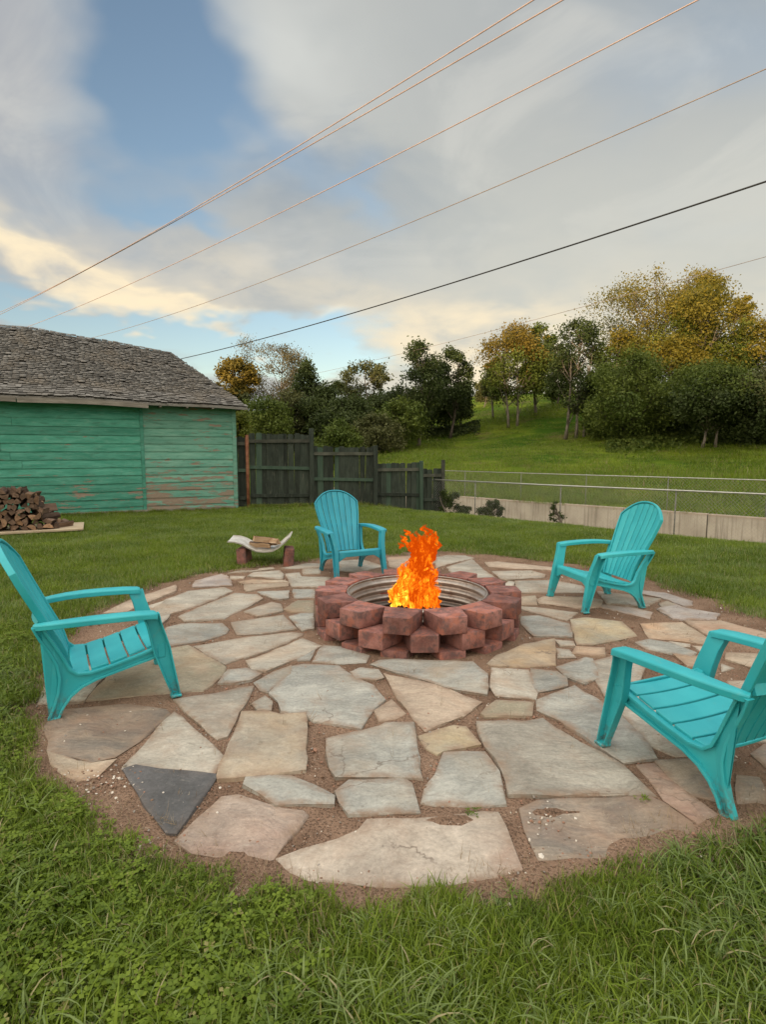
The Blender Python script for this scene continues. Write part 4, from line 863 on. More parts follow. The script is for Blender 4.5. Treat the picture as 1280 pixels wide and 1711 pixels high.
pit = empty('fire_pit', (PX, PY, 0), 0, 'round fire pit of stacked red blocks lined with a corrugated steel ring', 'fire pit')
def block_mesh(seed):
    rg = random.Random(seed); L, w0, w1, h = .262, .294, .196, .124; n = 4; V = []; F = []
    bm = bmesh.new()
    vs = [bm.verts.new((x, y, z)) for z in (-h / 2, h / 2) for (x, y) in ((-L / 2, -w0 / 2), (L / 2, -w1 / 2), (L / 2, w1 / 2), (-L / 2, w0 / 2))]
    for q in [(3, 2, 1, 0), (4, 5, 6, 7), (0, 1, 5, 4), (1, 2, 6, 5), (2, 3, 7, 6), (3, 0, 4, 7)]: bm.faces.new([vs[i] for i in q])
    bmesh.ops.bevel(bm, geom=list(bm.edges), offset=.004, segments=2, affect='EDGES', profile=.6)
    for v in bm.verts: v.co += Vector((rg.gauss(0, 1), rg.gauss(0, 1), rg.gauss(0, 1))) * .0007
    me = bpy.data.meshes.new('brick'); bm.to_mesh(me); bm.free(); me.materials.append(M_BRICK)
    me.polygons.foreach_set('use_smooth', [True] * len(me.polygons)); me.set_sharp_from_angle(angle=R(50)); return me
BM_ = [block_mesh(i) for i in range(6)]; rg = random.Random(2)
LAYZ = (.236, .109, -.018)
for l, zc in enumerate(LAYZ):
    for k in range(14):
        a = -math.pi / 2 + (k + (.5 if l != 1 else 0)) * 2 * math.pi / 14 + rg.gauss(0, .014); rr = PR - .131 - (.006 if l else 0) + rg.gauss(0, .006)
        link('brick', BM_[rg.randrange(6)], pit, (rr * math.cos(a), rr * math.sin(a), zc + rg.uniform(-.001, .001)), (rg.gauss(0, .006), rg.gauss(0, .006), a + rg.gauss(0, .02)))
def ring_fn(t, bs, out):
    co = ocoord(t, False); z = t.xyz(co)[2]
    c = t.mix(t.ramp(t.noise(co, 4, 5, .65), .35, .7), (.36, .33, .30), (.55, .53, .50)); c = t.mix(t.m('MULTIPLY', t.ramp(t.noise(co, 7, 5, .7), .5, .68), .7), c, (.20, .13, .09))
    c = t.mix(t.ramp(z, .12, -.02), c, (.06, .05, .045))
    t.link(c, bs.inputs['Base Color']); bs.inputs['Metallic'].default_value = .75; bs.inputs['Roughness'].default_value = .38
    bump(t, bs, t.noise(co, 30, 4, .7), .15, .004)
M_RING = mat('sooty_galvanized_ring', ring_fn)
mb = MB(); prof = []
nz = 44
for i in range(nz + 1): z = -.04 + .325 * i / nz; prof.append((.590 + .0165 * math.sin((z + .04) / .072 * 2 * math.pi), z))
prof += [(.598, .289), (.606, .287)] + [(r_ + .009, z_) for r_, z_ in reversed(prof)]
nt = 72; V = []; F = []
for k in range(nt):
    a = 2 * math.pi * k / nt
    for (r_, z_) in prof: V.append((r_ * math.cos(a), r_ * math.sin(a), z_))
n = len(prof)
for k in range(nt):
    for i in range(n): F.append((k * n + i, k * n + (i + 1) % n, ((k + 1) % nt) * n + (i + 1) % n, ((k + 1) % nt) * n + i))
mb.add(V, F); mb.build('steel_ring', M_RING, pit, smooth=True)
M_ASH = simple('ash_and_embers', (.05, .045, .042), (.16, .15, .14), 14, .95, .9, 50)
mb = MB(); V = [(0, 0, .05)]; F = []
for j, rr in enumerate((.15, .3, .45, .6)):
    for k in range(32): a = k * math.pi / 16; V.append((rr * math.cos(a), rr * math.sin(a), .045 - .02 * j + rg.uniform(-.008, .008)))
for k in range(32):
    F.append((0, 1 + k, 1 + (k + 1) % 32))
    for j in range(3): F.append((1 + j * 32 + k, 1 + (j + 1) * 32 + k, 1 + (j + 1) * 32 + (k + 1) % 32, 1 + j * 32 + (k + 1) % 32))
mb.add(V, F); mb.build('ash_bed', M_ASH, pit, smooth=True)

# firewood: one split log mesh of several kinds
M_BARKL = simple('firewood_bark', (.045, .028, .020), (.11, .072, .052), 14, .95, .8, 40, rnd=.3, stretch=(1, .3, 1))
M_ENDG = simple('firewood_split_face', (.20, .115, .070), (.34, .215, .135), 9, .8, .4, 40, rnd=.45, stretch=(3, .5, 3))
M_ENDD = simple('firewood_grey_face', (.10, .064, .046), (.19, .125, .090), 9, .85, .4, 40, rnd=.4, stretch=(3, .5, 3))
M_CHAR = simple('charred_wood', (.015, .013, .012), (.05, .045, .04), 20, .9, .9, 40)
def log_mesh(seed, L=.40, r=.075, char=False):
    rg = random.Random(seed); kind = rg.choice(['wedge', 'wedge', 'wedge', 'half'])
    if kind == 'wedge': ang = rg.uniform(1.1, 1.7); pr = [(0, 0)] + [(r * 1.35 * math.cos(-ang / 2 + ang * i / 5), r * 1.35 * math.sin(-ang / 2 + ang * i / 5)) for i in range(6)]; cen = (r * .8, 0)
    elif kind == 'half': pr = [(r * math.cos(-1.57 + 3.14 * i / 7), r * 1.1 * math.sin(-1.57 + 3.14 * i / 7)) for i in range(8)]; cen = (r * .4, 0)
    else: pr = [(r * .75 * math.cos(2 * math.pi * i / 9), r * .75 * math.sin(2 * math.pi * i / 9)) for i in range(9)]; cen = (0, 0)
    pr = [(a - cen[0] + rg.uniform(-.1, .1) * r, b - cen[1] + rg.uniform(-.1, .1) * r) for a, b in pr]; n = len(pr); V = []; F = []; mi = []
    for j in range(4):
        y = -L / 2 + L * j / 3; ox, oz = rg.uniform(-.006, .006), rg.uniform(-.006, .006)
        for a, b in pr: V.append((a + ox + rg.uniform(-.003, .003), y, b + oz + rg.uniform(-.003, .003)))
    for j in range(3):
        for k in range(n):
            F.append((j * n + k, j * n + (k + 1) % n, (j + 1) * n + (k + 1) % n, (j + 1) * n + k))
            mi.append(1 if (kind == 'wedge' and k in (0, n - 1)) or (kind == 'half' and k == n - 1) else 0)
    F += [tuple(range(n - 1, -1, -1)), tuple(3 * n + k for k in range(n))]; mi += [1, 1]
    me = mesh('firewood', V, F, [M_CHAR, M_CHAR] if char else [M_BARKL, M_ENDD if seed % 3 else M_ENDG], False, mi)
    bm = bmesh.new(); bm.from_mesh(me); bmesh.ops.recalc_face_normals(bm, faces=bm.faces); bm.to_mesh(me); bm.free(); return me
LOGS = [log_mesh(i) for i in range(14)]
for k, (x, y, a, z) in enumerate([(-.12, -.05, .4, .10), (.05, .06, 2.0, .10), (.0, -.02, 1.15, .17), (-.05, .12, 2.7, .16)]):
    o = link('burning_log', log_mesh(50 + k, .42, .05, True), None, (PX - .03 + x, PY + .0 + y, z - .04), (rg.uniform(-.15, .15), rg.uniform(0, 6), a))
    tag(o, 'charred black log burning in the middle of the fire pit', 'log', 'charred logs in the fire')

# flames
def flame_fn(t, bs, out):
    co = t.n('ShaderNodeTexCoord').outputs['Object']; z = t.xyz(co)[2]; a = attr(t, 'tint')
    st_ = t.vscale(co, (18, 18, 4.2)); n1 = t.noise(st_, 1.0, 4, .55, 1.5); n2 = t.noise(t.vscale(co, (46, 46, 9)), 1.0, 3, .5, 1.2)
    heat = t.m('ADD', t.m('MULTIPLY', t.m('SUBTRACT', n1, .5), 2.4), t.m('MULTIPLY', t.m('SUBTRACT', n2, .5), 1.3))
    heat = t.m('ADD', heat, t.m('SUBTRACT', t.m('MULTIPLY', a, .9), t.m('MULTIPLY_ADD', z, .35, .42)))
    c = t.mix(t.ramp(heat, -.5, .35), (.85, .085, .002), (1.0, .24, .008)); c = t.mix(t.ramp(heat, .15, .95), c, (1.0, .62, .05)); c = t.mix(t.ramp(heat, .9, 1.5), c, (1.0, .85, .30))
    em = t.n('ShaderNodeEmission'); t.link(c, em.inputs[0]); t.link(t.m('MULTIPLY_ADD', t.ramp(heat, -.6, 1.1), FLAME_S * .9, FLAME_S * .35), em.inputs[1])
    tr_ = t.n('ShaderNodeBsdfTransparent'); mx = t.n('ShaderNodeMixShader'); al = t.m('ADD', t.m('MULTIPLY', n2, .9), t.m('MULTIPLY', n1, .9))
    edge_ = attr(t, 'h'); al = t.m('SUBTRACT', al, t.m('MULTIPLY', edge_, .75))
    t.link(t.m('MULTIPLY', t.ramp(al, .40, .90), .88), mx.inputs[0]); t.link(tr_.outputs[0], mx.inputs[1]); t.link(em.outputs[0], mx.inputs[2]); t.link(mx.outputs[0], out.inputs[0])
FLAME_S = 1.25
M_FLAME = mat('flame', flame_fn)
fire = empty('fire', (PX, PY, .10), 0, 'tall orange and yellow flames rising from the fire pit', 'fire')
rn = np.random.default_rng(23)
def cl(h): return float(np.interp(h, [0, .15, .3, .45, .6, .72, .85], [-.03, -.03, .00, .03, .07, .06, .02]))
def wl(h): return float(np.interp(h, [0, .1, .2, .3, .42, .55, .66, .78], [.235, .225, .175, .115, .095, .12, .11, .045]))
def tongue(x, y, z, L, w, ph, tint, V, F, A, Hh):
    n = 9; m_ = 7; o_ = len(V)
    bx = x
    for i in range(n):
        u = i / (n - 1); zz = z + L * u; k = w * (math.sin(math.pi * min(1, (u + .12) * .80)) ** .8) * (1 - u ** 4) + .0012
        dx = .030 * math.sin(ph + u * 7) * (u + .2) + (cl(zz) - cl(z)) * .9 + .012 * math.sin(ph * 3 + u * 15); dy = .025 * math.cos(ph * 1.7 + u * 6) * (u + .2)
        for j in range(m_):
            t_ = 2 * math.pi * j / m_ + ph + u * 1.5; V.append((bx + dx + k * math.cos(t_), y + dy + k * .6 * math.sin(t_), zz + .01 * math.sin(t_ * 2 + ph))); A.append(tint); Hh.append(max(0, u - .55) * 1.6)
    for i in range(n - 1):
        for j in range(m_): F.append((o_ + i * m_ + j, o_ + i * m_ + (j + 1) % m_, o_ + (i + 1) * m_ + (j + 1) % m_, o_ + (i + 1) * m_ + j))
V, F, A, Hh = [], [], [], []
for k in range(230):
    z = float(rn.choice([rn.uniform(0, .12), rn.uniform(.0, .3), rn.uniform(.25, .62), rn.uniform(.1, .6)])); q = rn.uniform(-1, 1); w_ = wl(z); th_ = rn.uniform(0, 6.28)
    L = rn.uniform(.10, .25) * (1.0 if z > .05 else 1.1); L = min(L, .77 - z)
    x = cl(z) + w_ * q * .88; y = rn.uniform(-.8, .8) * w_ * .7
    tint = float(np.clip(.38 - z * .4 + .85 * float(np.clip(.15 - q, 0, .8)) * float(np.clip(1 - z / .3, 0, 1)) + rn.uniform(-.25, .25), 0, 1))
    tongue(x, y, z, L, rn.uniform(.010, .028) * (1.1 if z < .5 else 1.0), rn.uniform(0, 6.28), tint, V, F, A, Hh)
for (x, z, L, w) in ((-.09, .60, .12, .012), (-.12, .66, .07, .010), (-.085, .72, .06, .008), (-.14, .60, .05, .007), (.10, .72, .10, .014), (.07, .74, .09, .012), (-.03, .68, .07, .009)): tongue(x, rn.uniform(-.03, .03), z, L, w, rn.uniform(0, 6), .3, V, F, A, Hh)
link('flame', npmesh('flame', V, F, M_FLAME, {'tint': A, 'h': Hh}, smooth=True), fire, scale=(1, 1, .92))

fl = bpy.data.lights.new('fire_glow', 'POINT'); flo = bpy.data.objects.new('fire_glow', fl); col.objects.link(flo)
fl.energy = 24; fl.color = (1, .34, .09); fl.shadow_soft_size = .12; flo.location = (PX - .01, PY, .36)     # the fire's own light

# ============================================================ resin armchairs
def resin(name, c1, c2):
    def fn(t, bs, out):
        co = ocoord(t); c = t.mix(t.ramp(t.noise(co, 4, 4), .3, .7), c1, c2)
        c = t.mix(t.m('MULTIPLY', t.ramp(t.noise(co, 13, 5, .7), .58, .75), .30), c, (.16, .36, .33))
        z = t.xyz(t.n('ShaderNodeTexCoord').outputs['Object'])[2]
        dirt = t.m('MULTIPLY', t.ramp(z, .17, .0), t.ramp(t.noise(co, 26, 4, .7), .45, .62)); c = t.mix(t.m('MULTIPLY', dirt, .75), c, (.13, .095, .07))
        t.link(c, bs.inputs['Base Color']); bs.inputs['Roughness'].default_value = .48; bs.inputs['Specular IOR Level'].default_value = .45
        bump(t, bs, t.noise(co, 220, 2), .06, .002)
    return mat(name, fn)
M_RESIN = resin('turquoise_resin', (.020, .365, .43), (.040, .44, .50))
M_RESINB = resin('blue_turquoise_resin', (.018, .275, .385), (.028, .33, .44))
BK = [(.22, -.13, .205), (.34, -.175, .212), (.50, -.250, .235), (.68, -.330, .270), (.80, -.382, .285), (.90, -.420, .287), (.975, -.446, .287)]   # z, y, half width
def bky(z): return float(np.interp(z, [b[0] for b in BK], [b[1] for b in BK]))
def bkw(z): return float(np.interp(z, [b[0] for b in BK], [b[2] for b in BK]))
def seatc(y): return float(np.interp(y, [-.16, -.05, .10, .25, .34, .385], [.232, .238, .268, .310, .330, .322]))
def seatw(y): return float(np.interp(y, [-.16, .36], [.250, .258]))
def topz(f):                                 # arch of the backrest for f = -1..1 across
    f = abs(f); return .832 + .141 * (1 - f ** 2.4) if f < 1 else .832
def chair(loc, rz, m_, label):
    ch = empty('adirondack_chair', loc, rz, label, 'chair', 'turquoise chairs around the fire pit')
    # seat slats
    ys = [-.135, -.035, .065, .165, .262, .350]
    for k in range(5):
        y0, y1 = ys[k] + .005, ys[k + 1] - .005; V = []; F = []; nx_, ny_ = 8, 3
        for zo in (0, -.014):
            for j in range(ny_ + 1):
                y = y0 + (y1 - y0) * j / ny_; w = seatw(y) - .004
                for i in range(nx_ + 1): f = -1 + 2 * i / nx_; V.append((w * f, y, seatc(y) + zo - .012 * (1 - f * f)))
        q = nx_ + 1; tot_ = q * (ny_ + 1)
        for j in range(ny_):
            for i in range(nx_): a = j * q + i; F += [(a, a + 1, a + q + 1, a + q), (a + tot_, a + tot_ + q, a + tot_ + q + 1, a + tot_ + 1)]
        for i in range(nx_): a = i; F.append((a, a + tot_, a + tot_ + 1, a + 1)); a = ny_ * q + i; F.append((a, a + 1, a + 1 + tot_, a + tot_))
        for j in range(ny_): a = j * q; F.append((a, a + q, a + q + tot_, a + tot_)); a += nx_; F.append((a, a + tot_, a + q + tot_, a + q))
        o = link('seat_slat', mesh('seat_slat', V, F, m_, True, sharp=40), ch); bevel(o, .003, 2)
    # back slats fanning out
    N = 7
    for k in range(N):
        fa, fb = -1 + 2 * k / N, -1 + 2 * (k + 1) / N; nz_ = 12; V = []; F = []; nx_ = 3
        for zo in (0, 1):
            for j in range(nz_ + 1):
                u = j / nz_
                for i in range(nx_ + 1):
                    f = fa + (fb - fa) * i / nx_; zt = topz(f * .97); z = .245 + (zt - .012 - .245) * u; w = bkw(z) - .012; g = .0032
                    x = w * f + (g if i == 0 else -g if i == nx_ else 0); dome = .004 * (1 - (2 * i / nx_ - 1) ** 2)
                    y = bky(z) + .030 * f * f * min(1, (z - .2) / .2) + dome; V.append((x, y - zo * .012, z + zo * .0 - zo * .005))
        q = nx_ + 1; tot_ = q * (nz_ + 1)
        for j in range(nz_):
            for i in range(nx_): a = j * q + i; F += [(a, a + q, a + q + 1, a + 1), (a + tot_, a + tot_ + 1, a + tot_ + q + 1, a + tot_ + q)]
        for i in range(nx_): a = i; F.append((a, a + 1, a + tot_ + 1, a + tot_)); a = nz_ * q + i; F.append((a, a + tot_, a + 1 + tot_, a + 1))
        for j in range(nz_): a = j * q; F.append((a, a + tot_, a + q + tot_, a + q)); a += nx_; F.append((a, a + q, a + q + tot_, a + tot_))
        o = link('back_slat', mesh('back_slat', V, F, m_, True, sharp=40), ch); bevel(o, .002, 1)
    # rim around the backrest
    pts = []
    for z in np.linspace(.24, .832, 12): w = bkw(z); pts.append(Vector((w, bky(z) + .028 * min(1, (z - .2) / .2), z)))
    for f in np.linspace(1, -1, 19)[1:-1]: z = topz(f); pts.append(Vector((bkw(z) * f, bky(z) + .028 * f * f, z)))
    pts += [Vector((-p.x, p.y, p.z)) for p in reversed(pts[:12])]
    fr = []
    for i, p in enumerate(pts):
        d = (pts[min(i + 1, len(pts) - 1)] - pts[max(i - 1, 0)]).normalized(); b = Vector((0, .91, .38)); b = (b - d * b.dot(d)).normalized(); a = d.cross(b); fr.append((p, a, b))
    mb = MB(); mb.sweep(fr, [(-.008, -.024), (.008, -.024), (.008, .012), (-.008, .012)]); o = mb.build('back_rim', m_, ch, smooth=True, sharp=40); bevel(o, .003, 2)
    # back cross brace behind the slats
    fr = [(Vector((x, bky(.545) - .020 + .028 * (x / .24) ** 2, .545)), Vector((0, .92, -.38)), Vector((0, .38, .92))) for x in np.linspace(-.235, .235, 9)]
    mb = MB(); mb.sweep(fr, [(-.012, -.022), (.006, -.022), (.006, .022), (-.012, .022)]); mb.build('back_brace', m_, ch, smooth=True, sharp=40)
    # front apron
    fr = []
    for x in np.linspace(-.262, .262, 13):
        y = .372 - .018 * (x / .26) ** 2 * 0; fr.append((Vector((x, y - .004, .3)), Vector((0, 1, 0)), Vector((0, 0, 1))))
    def ap(i): x = abs(-1 + 2 * i / 12); lo = -.045 - .05 * max(0, x - .72) / .28; return [(-.012, lo), (.006, lo), (.010, .010), (-.002, .026), (-.022, .030), (-.022, .018)]
    mb = MB(); mb.sweep(fr, ap); o = mb.build('front_apron', m_, ch, smooth=True, sharp=40); bevel(o, .003, 1)
    for s in (1, -1):
        # side panel with rear leg: outline in y,z
        OUT = [(.350, .315), (.20, .272), (.08, .242), (-.03, .222), (-.100, .228), (-.138, .262), (-.165, .33), (-.205, .42), (-.258, .53), (-.298, .532), (-.270, .46), (-.228, .375), (-.198, .30), (-.188, .22), (-.200, .14), (-.226, .06), (-.252, .0), (-.204, .0), (-.180, .055), (-.140, .108), (-.085, .150), (-.01, .180), (.10, .206), (.22, .234), (.350, .262)]
        def X(y, z): return float(np.interp(z, [0, .2, .35, .56], [.262, .258, .252, .300])) * (1.0) + .012 * max(0, y) / .35
        bm = bmesh.new(); vs = [bm.verts.new((s * X(y, z), y, z)) for y, z in OUT]; f = bm.faces.new(vs)
        bmesh.ops.triangulate(bm, faces=[f]); r_ = bmesh.ops.extrude_face_region(bm, geom=list(bm.faces)); 
        for v in [g for g in r_['geom'] if isinstance(g, bmesh.types.BMVert)]: v.co.x -= s * .010
        bmesh.ops.recalc_face_normals(bm, faces=bm.faces); me = bpy.data.meshes.new('side_panel'); bm.to_mesh(me); bm.free(); me.materials.append(m_)
        link('side_panel', me, ch)
        loop = OUT + [OUT[0]]; fr = []
        for i, (y, z) in enumerate(OUT):
            a = Vector((0, *OUT[i - 1])); b = Vector((0, *OUT[(i + 1) % len(OUT)])); d = (b - a).normalized(); nn = Vector((0, d.z, -d.y)); fr.append((Vector((s * X(y, z), y, z)), Vector((s, 0, 0)), nn))
        fr.append(fr[0]); mb = MB(); mb.sweep(fr, [(-.014, -.007), (.020, -.007), (.022, .0), (.020, .007), (-.014, .007)])
        me = mb.mesh('leg_rim', m_, True, 40); o = link('leg_rim', me, ch); bevel(o, .002, 1)
        # front leg: an open channel from the arm down to the foot
        fr = []; tb = [(.0, .412, .312, .026), (.03, .408, .311, .027), (.12, .386, .308, .035), (.22, .362, .304, .043), (.30, .343, .302, .050), (.38, .325, .308, .046), (.46, .305, .322, .042), (.525, .288, .336, .046)]
        for (z, y, x, hw) in tb: fr.append((Vector((s * x, y, z)), Vector((0, 1, .25)).normalized(), Vector((s, 0, 0))))
        def lp(i): hw = tb[i][3]; return [(-hw, .020), (-hw, -.028), (hw, -.028), (hw, .020), (hw - .008, .020), (hw - .011, -.018), (-hw + .011, -.018), (-hw + .008, .020)]
        mb = MB(); mb.sweep(fr, lp); o = mb.build('front_leg', m_, ch, smooth=True, sharp=40); bevel(o, .003, 1)
        mb = MB(); mb.box((s * .312, .411, .008), (.056, .060, .016)); o = mb.build('foot_pad', m_, ch); bevel(o, .004, 1)
        # gusset joining seat and leg
        mb = MB(); mb.sweep([(Vector((s * x, .352, z)), Vector((0, 1, 0)), Vector((0, 0, 1))) for x, z in ((.250, .290), (.270, .292), (.290, .297))], [(-.03, -.05), (.012, -.05), (.014, .036), (-.03, .030)]); o = mb.build('leg_bracket', m_, ch, smooth=True, sharp=40); bevel(o, .003, 1)
        # arm: flat, wide, curved inwards to the back, with a rolled edge
        ap_ = [(.318, .338, .535, .040), (.300, .339, .541, .046), (.22, .342, .549, .048), (.10, .345, .555, .048), (-.02, .344, .558, .045), (-.12, .336, .557, .040), (-.20, .320, .553, .034), (-.262, .300, .548, .026), (-.292, .286, .545, .020)]
        fr = []
        for i, (y, x, z, hw) in enumerate(ap_):
            a = ap_[max(i - 1, 0)]; b = ap_[min(i + 1, len(ap_) - 1)]; d = Vector((s * (b[1] - a[1]), b[0] - a[0], b[2] - a[2])).normalized(); up = Vector((0, 0, 1)); sd2 = d.cross(up).normalized() * -s; fr.append((Vector((s * x, y, z)), sd2, up))
        def arp(i): h = ap_[i][3]; return [(-h, -.030), (-h + .008, -.030), (-h + .011, -.010), (h - .011, -.010), (h - .008, -.030), (h, -.030), (h, -.002), (h - .010, .006), (-h + .010, .006), (-h, -.002)]
        mb = MB(); mb.sweep(fr, arp); o = mb.build('armrest', m_, ch, smooth=True, sharp=50); bevel(o, .003, 1)
    return ch
chair((-1.767, 3.329, .004), -1.035, M_RESIN, 'turquoise plastic adirondack chair at the left edge, turned to the fire')
chair((-.435, 6.839, .002), 3.600, M_RESINB, 'bluish turquoise adirondack chair standing behind the fire pit near the wood tray')
chair((2.184, 5.431, .004), 1.804, M_RESIN, 'turquoise adirondack chair right of the fire pit in front of the concrete wall')
chair((1.557, 2.445, .004), .399, M_RESIN, 'nearest turquoise adirondack chair, cut off by the right edge of the photo')

# ============================================================ wood pile, wood tray
shed_m = Matrix.Rotation(math.atan2(-.457, -.890), 4, 'Z')
E_ = Vector((-.890, -.457, 0)); N_ = Vector((.457, -.890, 0))
M_PLY = simple('weathered_plywood', (.36, .29, .20), (.48, .40, .29), 4, .8, .3, 30, stretch=(.5, 4, 1))
bx = MB(); bx.box((0, 0, 0), (3.0, 1.05, .035)); o = bx.build('plywood_sheet', M_PLY, loc=(-5.65 - .89 * 1.5 - .1, 10.72 - .457 * 1.5 + .0, .055), rot=(0, .0, math.atan2(.457, .890))); bevel(o, .004, 1)
tag(o, 'weathered tan plywood sheet lying on the lawn under the firewood pile', 'board')
ORD = ['first', 'second', 'third', 'fourth', 'fifth', 'sixth', 'seventh', 'eighth', 'ninth', 'tenth', 'eleventh', 'twelfth', 'thirteenth', 'fourteenth', 'fifteenth', 'sixteenth']
base = Vector((-5.98, 10.42, 0)); rg = random.Random(44); cnt = 0
for row in range(9):
    z = .075 + .055 + row * .092
    for c in range(16):
        s_ = c * .118 + (.06 if row % 2 else 0) + rg.uniform(-.02, .02); top_ = float(np.interp(s_, [-.1, .1, .45, .62, .85, 1.15, 1.5, 3.2], [.02, .20, .55, .80, .74, .68, .70, .66]))
        if z - .05 > top_ + rg.uniform(-.03, .05): continue
        for layer in ((0, .40) if z + .12 > top_ or c < 3 else (0,)):
            p = base + E_ * s_ - N_ * (layer + rg.uniform(-.04, .05)) + Vector((0, 0, z + rg.uniform(-.012, .012)))
            ang = math.atan2(N_.y, N_.x) - math.pi / 2 + rg.gauss(0, .14)
            if z + .1 > top_ and rg.random() < .35: ang += rg.uniform(-.9, .9)
            o = link('firewood_log', LOGS[rg.randrange(14)], None, p, (rg.gauss(0, .06), rg.uniform(0, 6.28), ang), (1, 1, 1)); cnt += 1
            if layer == 0 and abs(s_) < 1.35: tag(o, 'split log, %s row up, %s from the right end of the firewood pile' % (ORD[row], ORD[c]), 'log', 'split logs in the firewood pile')
            else: tag(o, 'split firewood log at the back or far left of the pile by the green shed', 'log', 'split logs in the firewood pile')
M_TRAY = simple('pale_bent_sheet_metal', (.36, .35, .32), (.60, .60, .58), 7, .5, .1, metal=.2)
M_TBRICK = M_BRICK
M_FRESH = simple('fresh_split_wood', (.34, .21, .12), (.50, .37, .25), 9, .8, .4, 40, rnd=.2, stretch=(3, .5, 3))
tx, ty = -1.56, 7.36; ta_ = math.radians(4)
mb = MB(); fr = []
pro = [(-.45, .335), (-.36, .330), (-.27, .300), (-.18, .245), (-.09, .205), (0.02, .195), (.12, .205), (.20, .250), (.28, .320), (.345, .385)]
for i, (x, z) in enumerate(pro):
    a = pro[max(i - 1, 0)]; b = pro[min(i + 1, len(pro) - 1)]; d = Vector((b[0] - a[0], 0, b[1] - a[1])).normalized(); fr.append((Vector((x, 0, z)), Vector((0, 1, 0)), Vector((-d.z, 0, d.x))))
mb.sweep(fr, [(-.19, -.005), (.19, -.005), (.195, .012), (.188, .012), (.185, .002), (-.185, .002), (-.188, .012), (-.195, .012)]); o = mb.build('metal_tray', M_TRAY, smooth=True, sharp=40, loc=(tx, ty, 0), rot=(.06, 0, ta_))
tag(o, 'bent pale metal sheet used as a wood tray on two blocks at the patio edge', 'tray')
for k, (dx, lab) in enumerate(((-.27, 'upright reddish block under the left end of the metal tray'), (.30, 'upright reddish block under the right end of the metal tray'))):
    mb = MB(); mb.box((0, 0, .10), (.13, .30, .24), taper=.94); o = mb.build('block', M_BRICK, loc=(tx + dx, ty - .02, 0), rot=(0, .10 if k else -.06, ta_ + (.15 if k else -.1))); bevel(o, .01, 2); tag(o, lab, 'block')
KL = [log_mesh(70 + i, .28, .056) for i in range(4)]
for k, (dx, dy, z, a, lab) in enumerate([(-.06, -.03, .262, 1.2, 'short split wood piece at the bottom of the metal tray'), (.05, .04, .268, .8, 'pale split wood piece leaning right in the metal tray'), (.0, -.06, .325, 1.9, 'top piece of wood in the metal tray'), (.11, -.05, .300, 1.0, 'wood piece against the raised right end of the metal tray')]):
    me = KL[k].copy(); me.materials[1] = M_FRESH; o = link('wood_piece', me, None, (tx + dx, ty + dy, z), (rg.uniform(-.25, .25), rg.uniform(0, 6), a)); tag(o, lab, 'wood', 'wood pieces in the metal tray')
# low dark pile of soil at the pit foot, litter
# ============================================================ scatter helper (geometry nodes instances)
def scatter(name, P, rot, scl, idx, sources, label=None, cat=None):
    me = bpy.data.meshes.new(name); me.vertices.add(len(P)); me.vertices.foreach_set('co', np.asarray(P, np.float32).ravel())
    a = me.attributes.new('rot', 'FLOAT_VECTOR', 'POINT'); a.data.foreach_set('vector', np.asarray(rot, np.float32).ravel())
    a = me.attributes.new('scl', 'FLOAT', 'POINT'); a.data.foreach_set('value', np.asarray(scl, np.float32))
    a = me.attributes.new('idx', 'INT', 'POINT'); a.data.foreach_set('value', np.asarray(idx, np.int32)); me.update()
    o = link(name, me); tag(o, label, cat, kind='stuff')
    cc = bpy.data.collections.new(name + '_pieces')
    for i, m_ in enumerate(sources):
        s_ = bpy.data.objects.new('%s_piece_%02d' % (name, i), m_); cc.objects.link(s_)
    ng = bpy.data.node_groups.new(name, 'GeometryNodeTree'); ng.interface.new_socket('Geometry', in_out='INPUT', socket_type='NodeSocketGeometry'); ng.interface.new_socket('Geometry', in_out='OUTPUT', socket_type='NodeSocketGeometry')
    N = ng.nodes; L = ng.links; gi = N.new('NodeGroupInput'); go = N.new('NodeGroupOutput')
    ip = N.new('GeometryNodeInstanceOnPoints'); ci = N.new('GeometryNodeCollectionInfo'); ci.inputs['Collection'].default_value = cc; ci.inputs['Separate Children'].default_value = True; ci.inputs['Reset Children'].default_value = True
    def na(nm, ty): x = N.new('GeometryNodeInputNamedAttribute'); x.data_type = ty; x.inputs['Name'].default_value = nm; return x.outputs['Attribute']
    L.new(gi.outputs[0], ip.inputs['Points']); L.new(ci.outputs[0], ip.inputs['Instance']); ip.inputs['Pick Instance'].default_value = True
    L.new(na('idx', 'INT'), ip.inputs['Instance Index'])
    er = N.new('FunctionNodeEulerToRotation'); L.new(na('rot', 'FLOAT_VECTOR'), er.inputs[0]); L.new(er.outputs[0], ip.inputs['Rotation'])
    L.new(na('scl', 'FLOAT'), ip.inputs['Scale']); L.new(ip.outputs[0], go.inputs[0])
    md = o.modifiers.new('scatter', 'NODES'); md.node_group = ng; return o
